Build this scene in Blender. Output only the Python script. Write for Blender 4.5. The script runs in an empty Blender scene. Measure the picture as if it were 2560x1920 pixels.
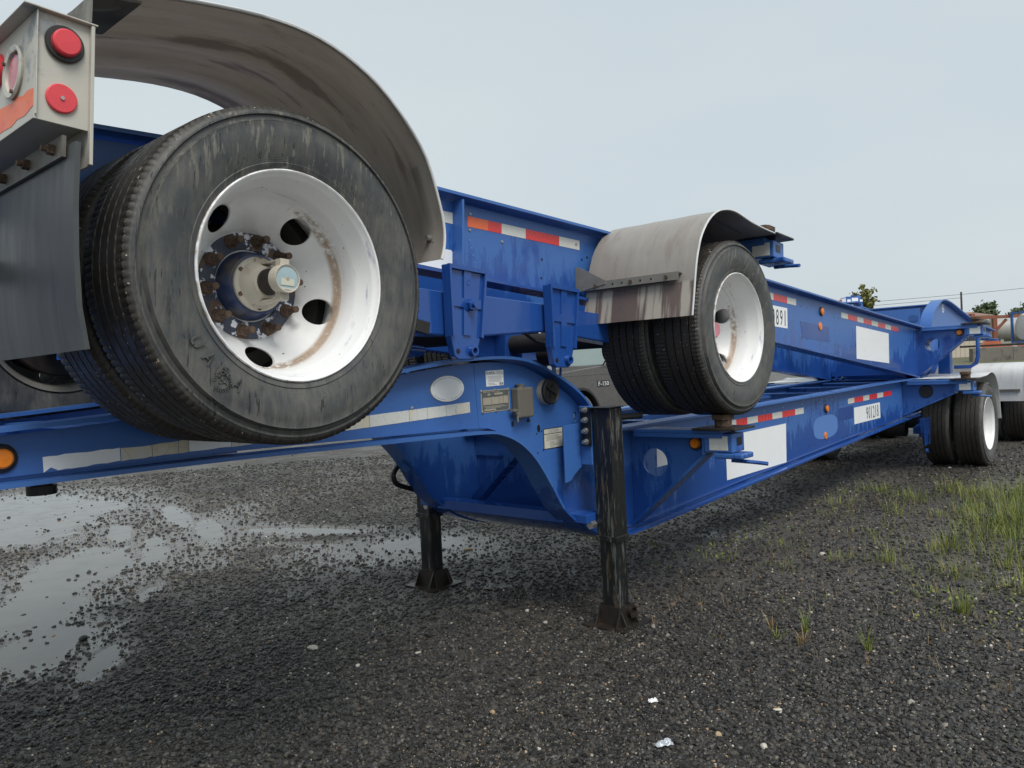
import bpy, bmesh, math, random
import numpy as np
from mathutils import Vector, Matrix
from mathutils.geometry import delaunay_2d_cdt

random.seed(4)
rng = np.random.default_rng(11)
scene = bpy.context.scene
COL = scene.collection

# ------------------------------------------------------------------ camera, sky, sun, exposure
CAM_H = 1.4217
yaw, pitch, roll = 0.7264, 0.0214, 0.0507
fwd = Vector((math.cos(yaw) * math.cos(pitch), math.sin(yaw) * math.cos(pitch), -math.sin(pitch)))
rgt = Vector((math.sin(yaw), -math.cos(yaw), 0.0))
dwn = fwd.cross(rgt)
rgt2 = rgt * math.cos(roll) + dwn * math.sin(roll)
dwn2 = dwn * math.cos(roll) - rgt * math.sin(roll)
cd = bpy.data.cameras.new("camera")
cd.sensor_width = 36.0
cd.lens = 36.0 * 1983.5 / 2560.0
cd.clip_start = 0.05
cd.clip_end = 6000
cam = bpy.data.objects.new("camera", cd)
COL.objects.link(cam)
cam.matrix_world = Matrix(((rgt2.x, -dwn2.x, -fwd.x, 0), (rgt2.y, -dwn2.y, -fwd.y, 0), (rgt2.z, -dwn2.z, -fwd.z, CAM_H), (0, 0, 0, 1)))
scene.camera = cam

SUN_EL, SUN_AZ = math.radians(54), math.radians(244)      # azimuth of the sun, measured from +X towards +Y
world = bpy.data.worlds.new("World")
scene.world = world
world.use_nodes = True
wn = world.node_tree.nodes; wl = world.node_tree.links
wn.clear()
sky = wn.new("ShaderNodeTexSky"); sky.sky_type = 'NISHITA'; sky.sun_disc = False
sky.sun_elevation = SUN_EL; sky.sun_rotation = math.radians(90) - SUN_AZ
sky.dust_density = 4.0; sky.air_density = 1.0
hs = wn.new("ShaderNodeHueSaturation"); hs.inputs["Saturation"].default_value = 0.35
wl.new(sky.outputs[0], hs.inputs["Color"])
mixw = wn.new("ShaderNodeMix"); mixw.data_type = 'RGBA'; mixw.inputs[0].default_value = 0.86
wl.new(hs.outputs[0], mixw.inputs[6])
tcw = wn.new("ShaderNodeTexCoord"); mpw = wn.new("ShaderNodeMapping"); mpw.inputs["Scale"].default_value = (1, 1, 3.5)
nzw = wn.new("ShaderNodeTexNoise"); nzw.inputs["Scale"].default_value = 1.6; nzw.inputs["Detail"].default_value = 5
rpw = wn.new("ShaderNodeValToRGB")
rpw.color_ramp.elements[0].position = 0.3; rpw.color_ramp.elements[0].color = (4.42, 5.08, 5.44, 1)
rpw.color_ramp.elements[1].position = 0.75; rpw.color_ramp.elements[1].color = (4.98, 5.52, 5.76, 1)
wl.new(tcw.outputs["Generated"], mpw.inputs[0]); wl.new(mpw.outputs[0], nzw.inputs["Vector"])
wl.new(nzw.outputs[0], rpw.inputs[0]); wl.new(rpw.outputs[0], mixw.inputs[7])
bg = wn.new("ShaderNodeBackground"); bg.inputs[1].default_value = 0.085
wl.new(mixw.outputs[2], bg.inputs[0])
wo = wn.new("ShaderNodeOutputWorld"); wl.new(bg.outputs[0], wo.inputs[0])

sd = bpy.data.lights.new("sun", 'SUN'); sd.energy = 1.5; sd.angle = math.radians(28); sd.color = (1.0, 0.97, 0.92)
so = bpy.data.objects.new("sun", sd); COL.objects.link(so)
sdir = Vector((math.cos(SUN_EL) * math.cos(SUN_AZ), math.cos(SUN_EL) * math.sin(SUN_AZ), math.sin(SUN_EL)))
so.rotation_euler = sdir.to_track_quat('Z', 'Y').to_euler()
vs = scene.view_settings
vs.view_transform = 'Standard'; vs.look = 'None'; vs.gamma = 1.0; vs.use_curve_mapping = False
vs.exposure = 0.72

# ------------------------------------------------------------------ materials
class NT:
    """small wrapper for node trees"""
    def __init__(s, name):
        s.m = bpy.data.materials.new(name); s.m.use_nodes = True
        s.t = s.m.node_tree; s.t.nodes.clear()
        s.b = s.n("ShaderNodeBsdfPrincipled"); s.o = s.n("ShaderNodeOutputMaterial")
        s.l(s.b.outputs[0], s.o.inputs[0])
    def n(s, t, **k):
        x = s.t.nodes.new(t)
        for a, v in k.items(): setattr(x, a, v)
        return x
    def l(s, a, b): s.t.links.new(a, b)
    def coord(s, scale=(1, 1, 1), kind="Object", loc=(0, 0, 0)):
        c = s.n("ShaderNodeTexCoord"); m = s.n("ShaderNodeMapping")
        m.inputs["Scale"].default_value = scale; m.inputs["Location"].default_value = loc
        s.l(c.outputs[kind], m.inputs[0]); return m.outputs[0]
    def noise(s, vec, scale, detail=4, rough=0.6, dist=0.0):
        x = s.n("ShaderNodeTexNoise"); x.inputs["Scale"].default_value = scale
        x.inputs["Detail"].default_value = detail; x.inputs["Roughness"].default_value = rough
        x.inputs["Distortion"].default_value = dist
        if vec is not None: s.l(vec, x.inputs["Vector"])
        return x.outputs[0]
    def voro(s, vec, scale, feature='F1', out=0, rnd=1.0):
        x = s.n("ShaderNodeTexVoronoi"); x.feature = feature; x.inputs["Scale"].default_value = scale
        x.inputs["Randomness"].default_value = rnd
        s.l(vec, x.inputs["Vector"]); return x.outputs[out]
    def ramp(s, f, stops, interp='LINEAR'):
        x = s.n("ShaderNodeValToRGB"); x.color_ramp.interpolation = interp
        e = x.color_ramp.elements
        while len(e) < len(stops): e.new(0.5)
        for i, (p, c) in enumerate(stops):
            e[i].position = p; e[i].color = (*c, 1) if isinstance(c, tuple) else (c, c, c, 1)
        s.l(f, x.inputs[0]); return x.outputs[0]
    def mix(s, f, a, b, mode='MIX'):
        x = s.n("ShaderNodeMix"); x.data_type = 'RGBA'; x.blend_type = mode
        for i, v in ((0, f), (6, a), (7, b)):
            if isinstance(v, tuple): x.inputs[i].default_value = (*v, 1)
            elif isinstance(v, (int, float)): x.inputs[i].default_value = v
            else: s.l(v, x.inputs[i])
        return x.outputs[2]
    def math(s, op, a, b=0.0, c=None):
        x = s.n("ShaderNodeMath"); x.operation = op
        for i, v in enumerate((a, b) if c is None else (a, b, c)):
            if isinstance(v, (int, float)): x.inputs[i].default_value = v
            else: s.l(v, x.inputs[i])
        return x.outputs[0]
    def sep(s, vec):
        x = s.n("ShaderNodeSeparateXYZ"); s.l(vec, x.inputs[0]); return x.outputs
    def set(s, key, v):
        i = s.b.inputs[key]
        if isinstance(v, tuple): i.default_value = (*v, 1)
        elif isinstance(v, (int, float)): i.default_value = v
        else: s.l(v, i)
    def bump(s, h, strength=0.3, dist=0.01):
        x = s.n("ShaderNodeBump"); x.inputs["Strength"].default_value = strength; x.inputs["Distance"].default_value = dist
        s.l(h, x.inputs["Height"]); s.l(x.outputs[0], s.b.inputs["Normal"])

MATS = {}
def simple(name, col, rough=0.5, metal=0.0, var=0.18, scale=18.0, bump=0.0, spec=0.5, stretch=(1, 1, 1), dark=None, dscale=4.0, damt=(0.52, 0.7)):
    k = NT(name)
    v = k.coord(stretch)
    n = k.noise(v, scale, 5)
    lo = tuple(c * (1 - var) for c in col); hi = tuple(min(1, c * (1 + var)) for c in col)
    c = k.mix(n, lo, hi)
    if dark:
        d = k.ramp(k.noise(v, dscale, 6, 0.65), [(damt[0], 0.0), (damt[1], 1.0)])
        c = k.mix(d, c, dark)
    k.set("Base Color", c)
    k.set("Roughness", k.ramp(n, [(0.25, max(0.02, rough - 0.1)), (0.75, min(1, rough + 0.1))]))
    k.set("Metallic", metal); k.set("Specular IOR Level", spec)
    if bump: k.bump(n, bump, 0.004)
    MATS[name] = k.m
    return k.m

def blue_paint(name):
    k = NT(name)
    v = k.coord((1, 1, 1))
    vs_ = k.coord((5.0, 5.0, 1.3))
    z = k.sep(v)[2]
    drip = k.noise(vs_, 3.0, 6, 0.62)
    big = k.noise(v, 0.9, 3)
    w = k.math('ADD', k.math('ADD', k.math('MULTIPLY', drip, 0.38), k.math('MULTIPLY', big, 0.62)), k.math('MULTIPLY', k.math('SUBTRACT', 0.84, z), 0.42))
    wet = k.ramp(w, [(0.515, 0.0), (0.575, 1.0)])
    fine = k.noise(v, 45, 4)
    chalk = k.mix(fine, (0.038, 0.125, 0.385), (0.052, 0.152, 0.43))
    deep = k.mix(fine, (0.015, 0.068, 0.285), (0.020, 0.080, 0.315))
    c = k.mix(wet, chalk, deep)
    grime = k.ramp(k.noise(k.coord((3, 3, 3)), 6.0, 6, 0.7), [(0.62, 0.0), (0.80, 1.0)])
    c = k.mix(k.math('MULTIPLY', grime, 0.35), c, (0.02, 0.03, 0.07))
    chip = k.ramp(k.math('ADD', k.noise(v, 95, 3), k.math('MULTIPLY', k.math('SUBTRACT', k.noise(v, 2.5, 3), 0.5), 0.35)), [(0.76, 0.0), (0.79, 1.0)])
    c = k.mix(chip, c, (0.16, 0.085, 0.05))
    k.set("Base Color", c)
    k.set("Roughness", k.mix(wet, k.ramp(fine, [(0.2, 0.30), (0.8, 0.44)]), (0.12, 0.12, 0.12)))
    k.set("Specular IOR Level", 0.5)
    k.bump(k.noise(v, 7, 3), 0.06, 0.02)
    MATS[name] = k.m

def rubber_sidewall():
    k = NT("tyre_rubber")
    v = k.coord((1, 1, 1))
    s = k.sep(v)
    r = k.math('SQRT', k.math('ADD', k.math('MULTIPLY', s[0], s[0]), k.math('MULTIPLY', s[2], s[2])))
    streak = k.noise(k.coord((30, 30, 6.5)), 1.6, 7, 0.72, 0.3)
    blot = k.noise(v, 7.5, 5, 0.62)
    f = k.math('ADD', k.math('MULTIPLY', streak, 0.5), k.math('MULTIPLY', blot, 0.5))
    wet = k.ramp(f, [(0.42, 0.0), (0.56, 1.0)])
    dust = k.mix(k.noise(v, 60, 3), (0.080, 0.078, 0.071), (0.128, 0.125, 0.112))
    dark = k.mix(k.noise(v, 22, 4), (0.040, 0.042, 0.044), (0.066, 0.069, 0.072))
    c = k.mix(wet, dust, dark)
    runs = k.ramp(k.noise(k.coord((60, 60, 5)), 1.4, 4, 0.6), [(0.62, 0.0), (0.645, 1.0)])
    c = k.mix(k.math('MULTIPLY', runs, 0.85), c, (0.014, 0.015, 0.017))
    pale = k.ramp(k.noise(k.coord((40, 40, 7), loc=(3, 1, 2)), 1.5, 5, 0.6), [(0.57, 0.0), (0.64, 1.0)])
    upper = k.ramp(k.math('MULTIPLY', k.math('ADD', s[2], 0.5), 1.0), [(0.55, 0.12), (0.85, 0.75)])
    c = k.mix(k.math('MULTIPLY', pale, upper), c, (0.20, 0.19, 0.155))
    tread = k.ramp(r, [(0.4690, 0.0), (0.4735, 1.0)])
    tc = k.mix(k.noise(k.coord((30, 12, 30)), 2.5, 5, 0.7), (0.010, 0.009, 0.008), (0.050, 0.043, 0.036))
    c = k.mix(tread, c, tc)
    speck = k.ramp(k.noise(v, 85, 1), [(0.725, 0.0), (0.74, 1.0)])
    c = k.mix(k.math('MULTIPLY', speck, tread), c, (0.42, 0.36, 0.29))
    ring = k.ramp(k.math('ABSOLUTE', k.math('SUBTRACT', r, 0.4515)), [(0.0035, 1.0), (0.007, 0.0)])
    c = k.mix(k.math('MULTIPLY', ring, 0.5), c, (0.03, 0.03, 0.03))
    k.set("Base Color", c)
    k.set("Roughness", k.mix(wet, (0.72, 0.72, 0.72), (0.42, 0.42, 0.42)))
    rl = k.math('MULTIPLY', k.math('SINE', k.math('MULTIPLY', r, 1500.0)), k.ramp(k.math('ABSOLUTE', k.math('SUBTRACT', r, 0.335)), [(0.010, 0.5), (0.014, 0.0)]))
    k.bump(k.math('ADD', k.noise(v, 90, 4), rl), 0.16, 0.004)
    MATS["tyre_rubber"] = k.m

def rim_paint():
    k = NT("white_rim_paint")
    v = k.coord((1, 1, 1)); s = k.sep(v)
    r = k.math('SQRT', k.math('ADD', k.math('MULTIPLY', s[0], s[0]), k.math('MULTIPLY', s[2], s[2])))
    base = k.mix(k.noise(v, 6, 4), (0.78, 0.785, 0.79), (0.86, 0.86, 0.85))
    # grey-blue scuffs on the barrel
    sc = k.ramp(k.noise(k.coord((5, 22, 5)), 1.6, 5, 0.6), [(0.60, 0.0), (0.74, 1.0)])
    barrel = k.ramp(r, [(0.263, 0.0), (0.272, 1.0)])
    c = k.mix(k.math('MULTIPLY', k.math('MULTIPLY', sc, barrel), 0.75), base, (0.20, 0.22, 0.38))
    # dirt film on the disc
    film = k.ramp(k.noise(v, 9, 4), [(0.35, 0.0), (0.75, 1.0)])
    disc = k.ramp(r, [(0.245, 1.0), (0.262, 0.0)])
    c = k.mix(k.math('MULTIPLY', k.math('MULTIPLY', film, disc), 0.35), c, (0.46, 0.43, 0.38))
    # rust where disc and barrel meet, heavier on one side
    band = k.ramp(k.math('ABSOLUTE', k.math('SUBTRACT', r, 0.2555)), [(0.004, 1.0), (0.011, 0.0)])
    ang = k.math('ADD', k.math('MULTIPLY', s[0], 2.6), k.math('MULTIPLY', s[2], -0.9))
    nz = k.noise(v, 42, 5, 0.7)
    rust = k.math('MULTIPLY', band, k.ramp(k.math('ADD', k.math('MULTIPLY', k.math('SUBTRACT', nz, 0.5), 2.4), ang), [(0.10, 0.0), (0.45, 0.9)]))
    c = k.mix(rust, c, k.mix(k.noise(v, 110, 3), (0.20, 0.11, 0.06), (0.50, 0.38, 0.27)))
    # rusty rim lip
    lip = k.ramp(r, [(0.3005, 0.0), (0.3025, 1.0)])
    lr = k.math('MULTIPLY', lip, k.ramp(k.noise(v, 28, 4), [(0.40, 0.0), (0.62, 1.0)]))
    c = k.mix(k.math('MULTIPLY', lr, 0.75), c, (0.22, 0.13, 0.09))
    spot = k.ramp(k.noise(v, 55, 2), [(0.735, 0.0), (0.75, 1.0)])
    c = k.mix(spot, c, (0.13, 0.09, 0.07))
    k.set("Base Color", c); k.set("Roughness", 0.38)
    k.bump(k.math('MULTIPLY', rust, nz), 0.4, 0.006)
    MATS["white_rim_paint"] = k.m

def chipped_ring():
    k = NT("chipped_ring_paint")
    v = k.coord((1, 1, 1))
    n = k.noise(v, 26, 5, 0.6)
    c = k.mix(k.ramp(n, [(0.53, 0.0), (0.55, 1.0)]), (0.042, 0.050, 0.078), (0.66, 0.68, 0.73))
    c = k.mix(k.ramp(k.noise(v, 18, 6, 0.7), [(0.53, 0.0), (0.60, 1.0)]), c, (0.11, 0.062, 0.040))
    k.set("Base Color", c); k.set("Roughness", 0.6); k.bump(n, 0.3, 0.004)
    MATS["chipped_ring_paint"] = k.m

def rust_mat():
    k = NT("rusty_steel")
    v = k.coord((1, 1, 1)); n = k.noise(v, 55, 6, 0.7)
    k.set("Base Color", k.ramp(n, [(0.3, (0.040, 0.026, 0.019)), (0.55, (0.105, 0.064, 0.042)), (0.75, (0.20, 0.145, 0.105))]))
    k.set("Roughness", 0.85); k.bump(n, 0.5, 0.004)
    MATS["rusty_steel"] = k.m

def leg_mat():
    k = NT("worn_black_steel")
    v = k.coord((1, 1, 1))
    st = k.noise(k.coord((22, 22, 2.2)), 1.5, 7, 0.72)
    wear = k.ramp(st, [(0.54, 0.0), (0.60, 1.0)])
    c = k.mix(wear, (0.011, 0.012, 0.013), k.mix(k.noise(v, 30, 4), (0.065, 0.068, 0.064), (0.13, 0.13, 0.115)))
    low = k.ramp(k.noise(k.coord((8, 8, 3)), 2.0, 5), [(0.60, 0.0), (0.68, 1.0)])
    c = k.mix(k.math('MULTIPLY', low, 0.6), c, (0.11, 0.075, 0.045))
    k.set("Base Color", c)
    k.set("Roughness", k.mix(wear, (0.28, 0.28, 0.28), (0.6, 0.6, 0.6)))
    k.bump(st, 0.25, 0.005)
    MATS["worn_black_steel"] = k.m

def fender_mat(name, a, b, stain, rough, thin=0.3, band=False):
    k = NT(name)
    v = k.coord((1, 1, 1))
    st = k.noise(k.coord((1.2, 11, 1.2)), 1.8, 6, 0.62)
    c = k.mix(st, a, b)
    c = k.mix(k.noise(v, 60, 3), c, c)
    s2 = k.ramp(k.noise(k.coord((1.3, 7, 1.3), loc=(2, 5, 1)), 1.7, 6, 0.66), [(0.55, 0.0), (0.62, 1.0)])
    c = k.mix(k.math('MULTIPLY', s2, 0.5), c, stain)
    sp = k.ramp(k.noise(k.coord((2.5, 9, 2.5)), 5, 5, 0.6), [(0.60, 0.0), (0.75, 1.0)])
    c = k.mix(k.math('MULTIPLY', sp, 0.4), c, tuple(x * 0.5 for x in a))
    if band:      # rusty-brown run marks below the bracket
        z_ = k.sep(v)[2]
        lowz = k.ramp(z_, [(0.675, 1.0), (0.69, 0.0)])
        runs = k.ramp(k.noise(k.coord((0.4, 5.0, 0.5), loc=(0, 1.3, 0)), 1.9, 4, 0.55), [(0.46, 0.0), (0.52, 1.0)])
        c = k.mix(k.math('MULTIPLY', lowz, 0.6), c, (0.50, 0.46, 0.38))
        c = k.mix(k.math('MULTIPLY', k.math('MULTIPLY', lowz, runs), 0.85), c, (0.10, 0.062, 0.058))
    k.set("Base Color", c)
    k.set("Roughness", k.ramp(st, [(0.3, rough - 0.12), (0.7, rough + 0.12)]))
    k.set("Specular IOR Level", 0.4)
    k.bump(k.noise(v, 4, 3), 0.15, 0.02)
    # thin plastic sheet: some daylight comes through
    tr = k.n("ShaderNodeBsdfTranslucent"); k.l(c, tr.inputs[0])
    mx = k.n("ShaderNodeMixShader"); mx.inputs[0].default_value = thin
    k.l(k.b.outputs[0], mx.inputs[1]); k.l(tr.outputs[0], mx.inputs[2]); k.l(mx.outputs[0], k.o.inputs[0])
    MATS[name] = k.m

def decal_stripe():
    """old white decal gone cream, torn and cracked"""
    k = NT("aged_white_decal")
    v = k.coord((1, 1, 1))
    n = k.noise(k.coord((2.2, 1, 1.0)), 2.2, 4, 0.6)
    c = k.ramp(n, [(0.42, (0.66, 0.66, 0.62)), (0.5, (0.68, 0.62, 0.48)), (0.60, (0.58, 0.52, 0.38))])
    g = k.ramp(k.noise(v, 30, 6, 0.7), [(0.60, 0.0), (0.72, 1.0)])
    c = k.mix(k.math('MULTIPLY', g, 0.6), c, (0.30, 0.26, 0.18))
    cr = k.voro(k.coord((5, 1, 9)), 2.0, 'DISTANCE_TO_EDGE')
    c = k.mix(k.ramp(cr, [(0.004, 0.45), (0.010, 0.0)]), c, (0.20, 0.16, 0.11))
    k.set("Base Color", c); k.set("Roughness", 0.45)
    MATS["aged_white_decal"] = k.m

def ground_mat():
    k = NT("wet_gravel_ground")
    g = k.n("ShaderNodeNewGeometry"); P = g.outputs["Position"]
    def sc(f):
        m = k.n("ShaderNodeMapping"); m.inputs["Scale"].default_value = (f, f, f); k.l(P, m.inputs[0]); return m.outputs[0]
    one = sc(1)
    v1c = k.voro(one, 55, 'F1', 1); v1 = k.voro(one, 55, 'F1', 0)
    v2c = k.voro(one, 130, 'F1', 1); v2 = k.voro(one, 130, 'F1', 0)
    a = k.sep(v1c)[0]; b = k.sep(v2c)[1]
    big = k.noise(one, 0.55, 5, 0.6)
    dark = k.mix(a, (0.017, 0.0155, 0.014), (0.058, 0.053, 0.047))
    silt = k.mix(b, (0.046, 0.039, 0.031), (0.092, 0.079, 0.063))
    c = k.mix(k.ramp(k.math('ADD', big, k.math('MULTIPLY', b, 0.1)), [(0.44, 0.0), (0.66, 0.8)]), dark, silt)
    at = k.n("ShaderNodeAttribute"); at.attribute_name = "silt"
    silt_sheen_m = k.ramp(k.math('ADD', at.outputs["Fac"], k.math('MULTIPLY', k.math('SUBTRACT', big, 0.5), 0.5)), [(0.18, 0.0), (0.70, 1.0)])
    mud = k.mix(b, (0.062, 0.055, 0.047), (0.115, 0.104, 0.090))  # wet silt tone, also paled to paint in grazing sky sheen
    c = k.mix(k.math('MULTIPLY', silt_sheen_m, 0.75), c, mud)
    peb = k.math('MULTIPLY', k.ramp(b, [(0.955, 0.0), (0.96, 1.0)]), k.ramp(v2, [(0.32, 1.0), (0.40, 0.0)]))
    pc = k.mix(k.sep(v2c)[2], (0.42, 0.32, 0.20), (0.62, 0.60, 0.56))
    c = k.mix(peb, c, pc)
    # beyond the yard the gravel gives way to rough grass
    xyz = k.sep(one)
    dist = k.math('SQRT', k.math('ADD', k.math('MULTIPLY', xyz[0], xyz[0]), k.math('MULTIPLY', xyz[1], xyz[1])))
    gm = k.ramp(k.math('ADD', k.math('MULTIPLY', dist, 0.01), k.math('MULTIPLY', k.noise(one, 0.12, 4), 0.12)), [(0.64, 0.0), (0.70, 1.0)])
    gc = k.mix(k.noise(one, 1.5, 5), (0.050, 0.062, 0.020), (0.125, 0.120, 0.050))
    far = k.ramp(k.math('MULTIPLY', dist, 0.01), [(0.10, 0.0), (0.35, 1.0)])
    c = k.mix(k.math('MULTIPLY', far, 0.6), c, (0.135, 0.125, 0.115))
    c = k.mix(gm, c, gc)
    k.set("Base Color", c)
    wet = k.ramp(k.noise(one, 1.3, 5, 0.65), [(0.40, 0.42), (0.62, 0.78)])
    k.set("Roughness", k.mix(k.ramp(silt_sheen_m, [(0.45, 0.0), (0.9, 1.0)]), wet, (0.27, 0.27, 0.27)))
    k.set("Specular IOR Level", 0.5)
    h = k.math('ADD', k.math('MULTIPLY', k.math('SUBTRACT', 1.0, v1), 0.7), k.math('MULTIPLY', k.math('SUBTRACT', 1.0, v2), 0.35))
    bn = k.n("ShaderNodeBump"); bn.inputs["Distance"].default_value = 0.013
    k.l(k.math('SUBTRACT', 0.75, k.math('MULTIPLY', silt_sheen_m, 0.58)), bn.inputs["Strength"]); k.l(h, bn.inputs["Height"]); k.l(bn.outputs[0], k.b.inputs["Normal"])
    MATS["wet_gravel_ground"] = k.m

def stone_mat(name, stops, rough):
    k = NT(name)
    oi = k.n("ShaderNodeObjectInfo")
    n = k.noise(k.coord((1, 1, 1)), 3, 3)
    c = k.ramp(oi.outputs["Random"], stops, 'CONSTANT')
    k.set("Base Color", k.mix(k.math('MULTIPLY', n, 0.5), c, tuple(x * 0.45 for x in stops[0][1])))
    k.set("Roughness", rough); k.set("Specular IOR Level", 0.5)
    MATS[name] = k.m

def leaf_mat(name, a, b):
    k = NT(name)
    oi = k.n("ShaderNodeNewGeometry")
    c = k.mix(oi.outputs["Random Per Island"], a, b)
    k.set("Base Color", c); k.set("Roughness", 0.6); k.set("Specular IOR Level", 0.25)
    MATS[name] = k.m

blue_paint("blue_paint"); rubber_sidewall(); rim_paint(); chipped_ring(); rust_mat(); leg_mat(); decal_stripe(); ground_mat()
fender_mat("weathered_fender", (0.34, 0.305, 0.275), (0.54, 0.50, 0.455), (0.22, 0.18, 0.16), 0.45, 0.52)
fender_mat("weathered_fender_plate", (0.235, 0.212, 0.19), (0.375, 0.345, 0.312), (0.22, 0.18, 0.16), 0.34, 0.06, True)
fender_mat("white_fender_plastic_plate", (0.72, 0.73, 0.73), (0.80, 0.80, 0.79), (0.64, 0.63, 0.60), 0.4, 0.1)
fender_mat("white_fender_plastic", (0.66, 0.67, 0.67), (0.78, 0.78, 0.77), (0.58, 0.57, 0.54), 0.4, 0.15)
simple("galvanised_steel", (0.20, 0.19, 0.165), 0.55, 0.05, 0.25, 20, 0.15, dark=(0.07, 0.06, 0.05))
simple("grey_box_plastic", (0.135, 0.125, 0.105), 0.5, 0, 0.12, 25)
simple("light_box_paint", (0.50, 0.48, 0.42), 0.45, 0.0, 0.10, 14, 0.1, dark=(0.26, 0.27, 0.27), dscale=5, damt=(0.56, 0.62))
simple("cream_hub_paint", (0.46, 0.42, 0.35), 0.45, 0, 0.15, 25, 0.1, dark=(0.22, 0.17, 0.12))
simple("hub_blue", (0.028, 0.045, 0.11), 0.35, 0, 0.25, 14, 0.1, dark=(0.10, 0.085, 0.065), dscale=12, damt=(0.5, 0.7))
simple("truck_tyre", (0.15, 0.145, 0.135), 0.8, 0, 0.2, 12)
simple("bracket_steel_and_shade", (0.12, 0.112, 0.095), 0.55, 0, 0.2, 20, 0.15, dark=(0.05, 0.04, 0.032))  # bracket steel; on the flap bar its dark tone paints shade
simple("black_rubber", (0.022, 0.022, 0.022), 0.5, 0, 0.3, 30)
simple("flap_rubber", (0.060, 0.064, 0.066), 0.5, 0, 0.22, 3.0, 0.06, stretch=(1, 9, 1.2), dark=(0.045, 0.049, 0.052))
simple("black_steel", (0.014, 0.014, 0.015), 0.4, 0.2, 0.4, 20)
simple("dark_rusty_steel", (0.022, 0.017, 0.014), 0.45, 0.1, 0.5, 30, 0.3, dark=(0.055, 0.034, 0.022))
simple("axle_grime", (0.020, 0.018, 0.017), 0.7, 0.0, 0.5, 20, 0.3)
simple("zinc_bolt", (0.42, 0.42, 0.41), 0.35, 0.8, 0.25, 60)
simple("white_vinyl", (0.86, 0.87, 0.87), 0.35, 0, 0.03, 12)
simple("reflector_white", (0.68, 0.68, 0.63), 0.3, 0, 0.05, 60)
simple("reflector_red", (0.74, 0.045, 0.045), 0.3, 0, 0.08, 60)
simple("reflector_orange", (0.82, 0.16, 0.055), 0.4, 0, 0.12, 25, dark=(0.70, 0.05, 0.04), dscale=9)
simple("red_lens", (0.70, 0.06, 0.075), 0.28, 0, 0.10, 30)
simple("faded_red_lens", (0.60, 0.20, 0.24), 0.3, 0, 0.2, 12)
simple("amber_lens", (0.80, 0.22, 0.012), 0.28, 0, 0.10, 30)
simple("dial_glass", (0.34, 0.45, 0.48), 0.12, 0, 0.25, 18)
simple("dial_card", (0.60, 0.58, 0.48), 0.5, 0, 0.1, 18)
simple("print_ink", (0.022, 0.022, 0.026), 0.5, 0, 0.1, 20)
simple("print_grey", (0.22, 0.22, 0.22), 0.5, 0, 0.1, 20)
simple("plate_metal", (0.42, 0.38, 0.30), 0.45, 0.2, 0.15, 40)
simple("plate_print", (0.10, 0.11, 0.11), 0.5, 0, 0.35, 70)
simple("old_blue_patch", (0.014, 0.062, 0.27), 0.22, 0, 0.05, 6)
simple("scuffed_blue", (0.085, 0.20, 0.50), 0.6, 0, 0.12, 40)
simple("truck_paint", (0.17, 0.16, 0.155), 0.28, 0.5, 0.06, 10)
simple("truck_glass", (0.20, 0.25, 0.24), 0.08, 0, 0.1, 3)
simple("truck_trim", (0.025, 0.025, 0.026), 0.45, 0, 0.2, 12)
simple("chrome", (0.6, 0.6, 0.6), 0.15, 1.0, 0.1, 20)
simple("cream_cladding", (0.50, 0.44, 0.36), 0.6, 0, 0.06, 1.5)
simple("brown_roof", (0.24, 0.13, 0.09), 0.6, 0, 0.15, 2)
simple("concrete", (0.16, 0.145, 0.125), 0.85, 0, 0.3, 2.2, 0.2, dark=(0.07, 0.065, 0.06), dscale=1.2)
simple("orange_steel", (0.24, 0.085, 0.045), 0.55, 0, 0.2, 3)
simple("red_orange_paint", (0.42, 0.12, 0.06), 0.5, 0, 0.2, 3)
simple("tank_grey", (0.34, 0.33, 0.31), 0.5, 0, 0.12, 1.5)
simple("tank_white", (0.62, 0.62, 0.60), 0.4, 0, 0.06, 1.5)
simple("far_blue", (0.05, 0.14, 0.42), 0.5, 0, 0.2, 2)
simple("bark", (0.085, 0.062, 0.045), 0.9, 0, 0.3, 8)
simple("pole_wood", (0.075, 0.055, 0.048), 0.9, 0, 0.2, 5)
simple("paper_rock", (0.50, 0.47, 0.40), 0.65, 0, 0.15, 30, 0.2)
simple("tan_rock", (0.42, 0.30, 0.18), 0.65, 0, 0.2, 30, 0.2)
simple("dark_rock", (0.035, 0.034, 0.033), 0.6, 0, 0.3, 30, 0.2)
simple("foil", (0.55, 0.58, 0.62), 0.3, 0.5, 0.25, 120, 0.8)
simple("dry_grass", (0.26, 0.18, 0.085), 0.7, 0, 0.25, 30)
leaf_mat("grass_blades", (0.085, 0.150, 0.025), (0.29, 0.28, 0.08))
leaf_mat("hazy_oak_leaves", (0.075, 0.105, 0.05), (0.16, 0.19, 0.10))  # greens lightened and greyed to paint in distance haze
leaf_mat("pine_leaves", (0.07, 0.085, 0.025), (0.20, 0.19, 0.06))
simple("inner_rim_grey", (0.16, 0.155, 0.14), 0.6, 0, 0.25, 15)
stone_mat("gravel_dark", [(0.0, (0.014, 0.0135, 0.012)), (0.2, (0.027, 0.025, 0.023)), (0.42, (0.043, 0.040, 0.036)), (0.60, (0.030, 0.027, 0.023)), (0.76, (0.066, 0.060, 0.052)), (0.90, (0.098, 0.084, 0.066))], 0.48)
stone_mat("gravel_pale", [(0.0, (0.42, 0.37, 0.29)), (0.25, (0.58, 0.55, 0.49)), (0.40, (0.36, 0.26, 0.15)), (0.62, (0.46, 0.36, 0.24)), (0.80, (0.33, 0.17, 0.07)), (0.92, (0.62, 0.60, 0.55))], 0.6)

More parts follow.
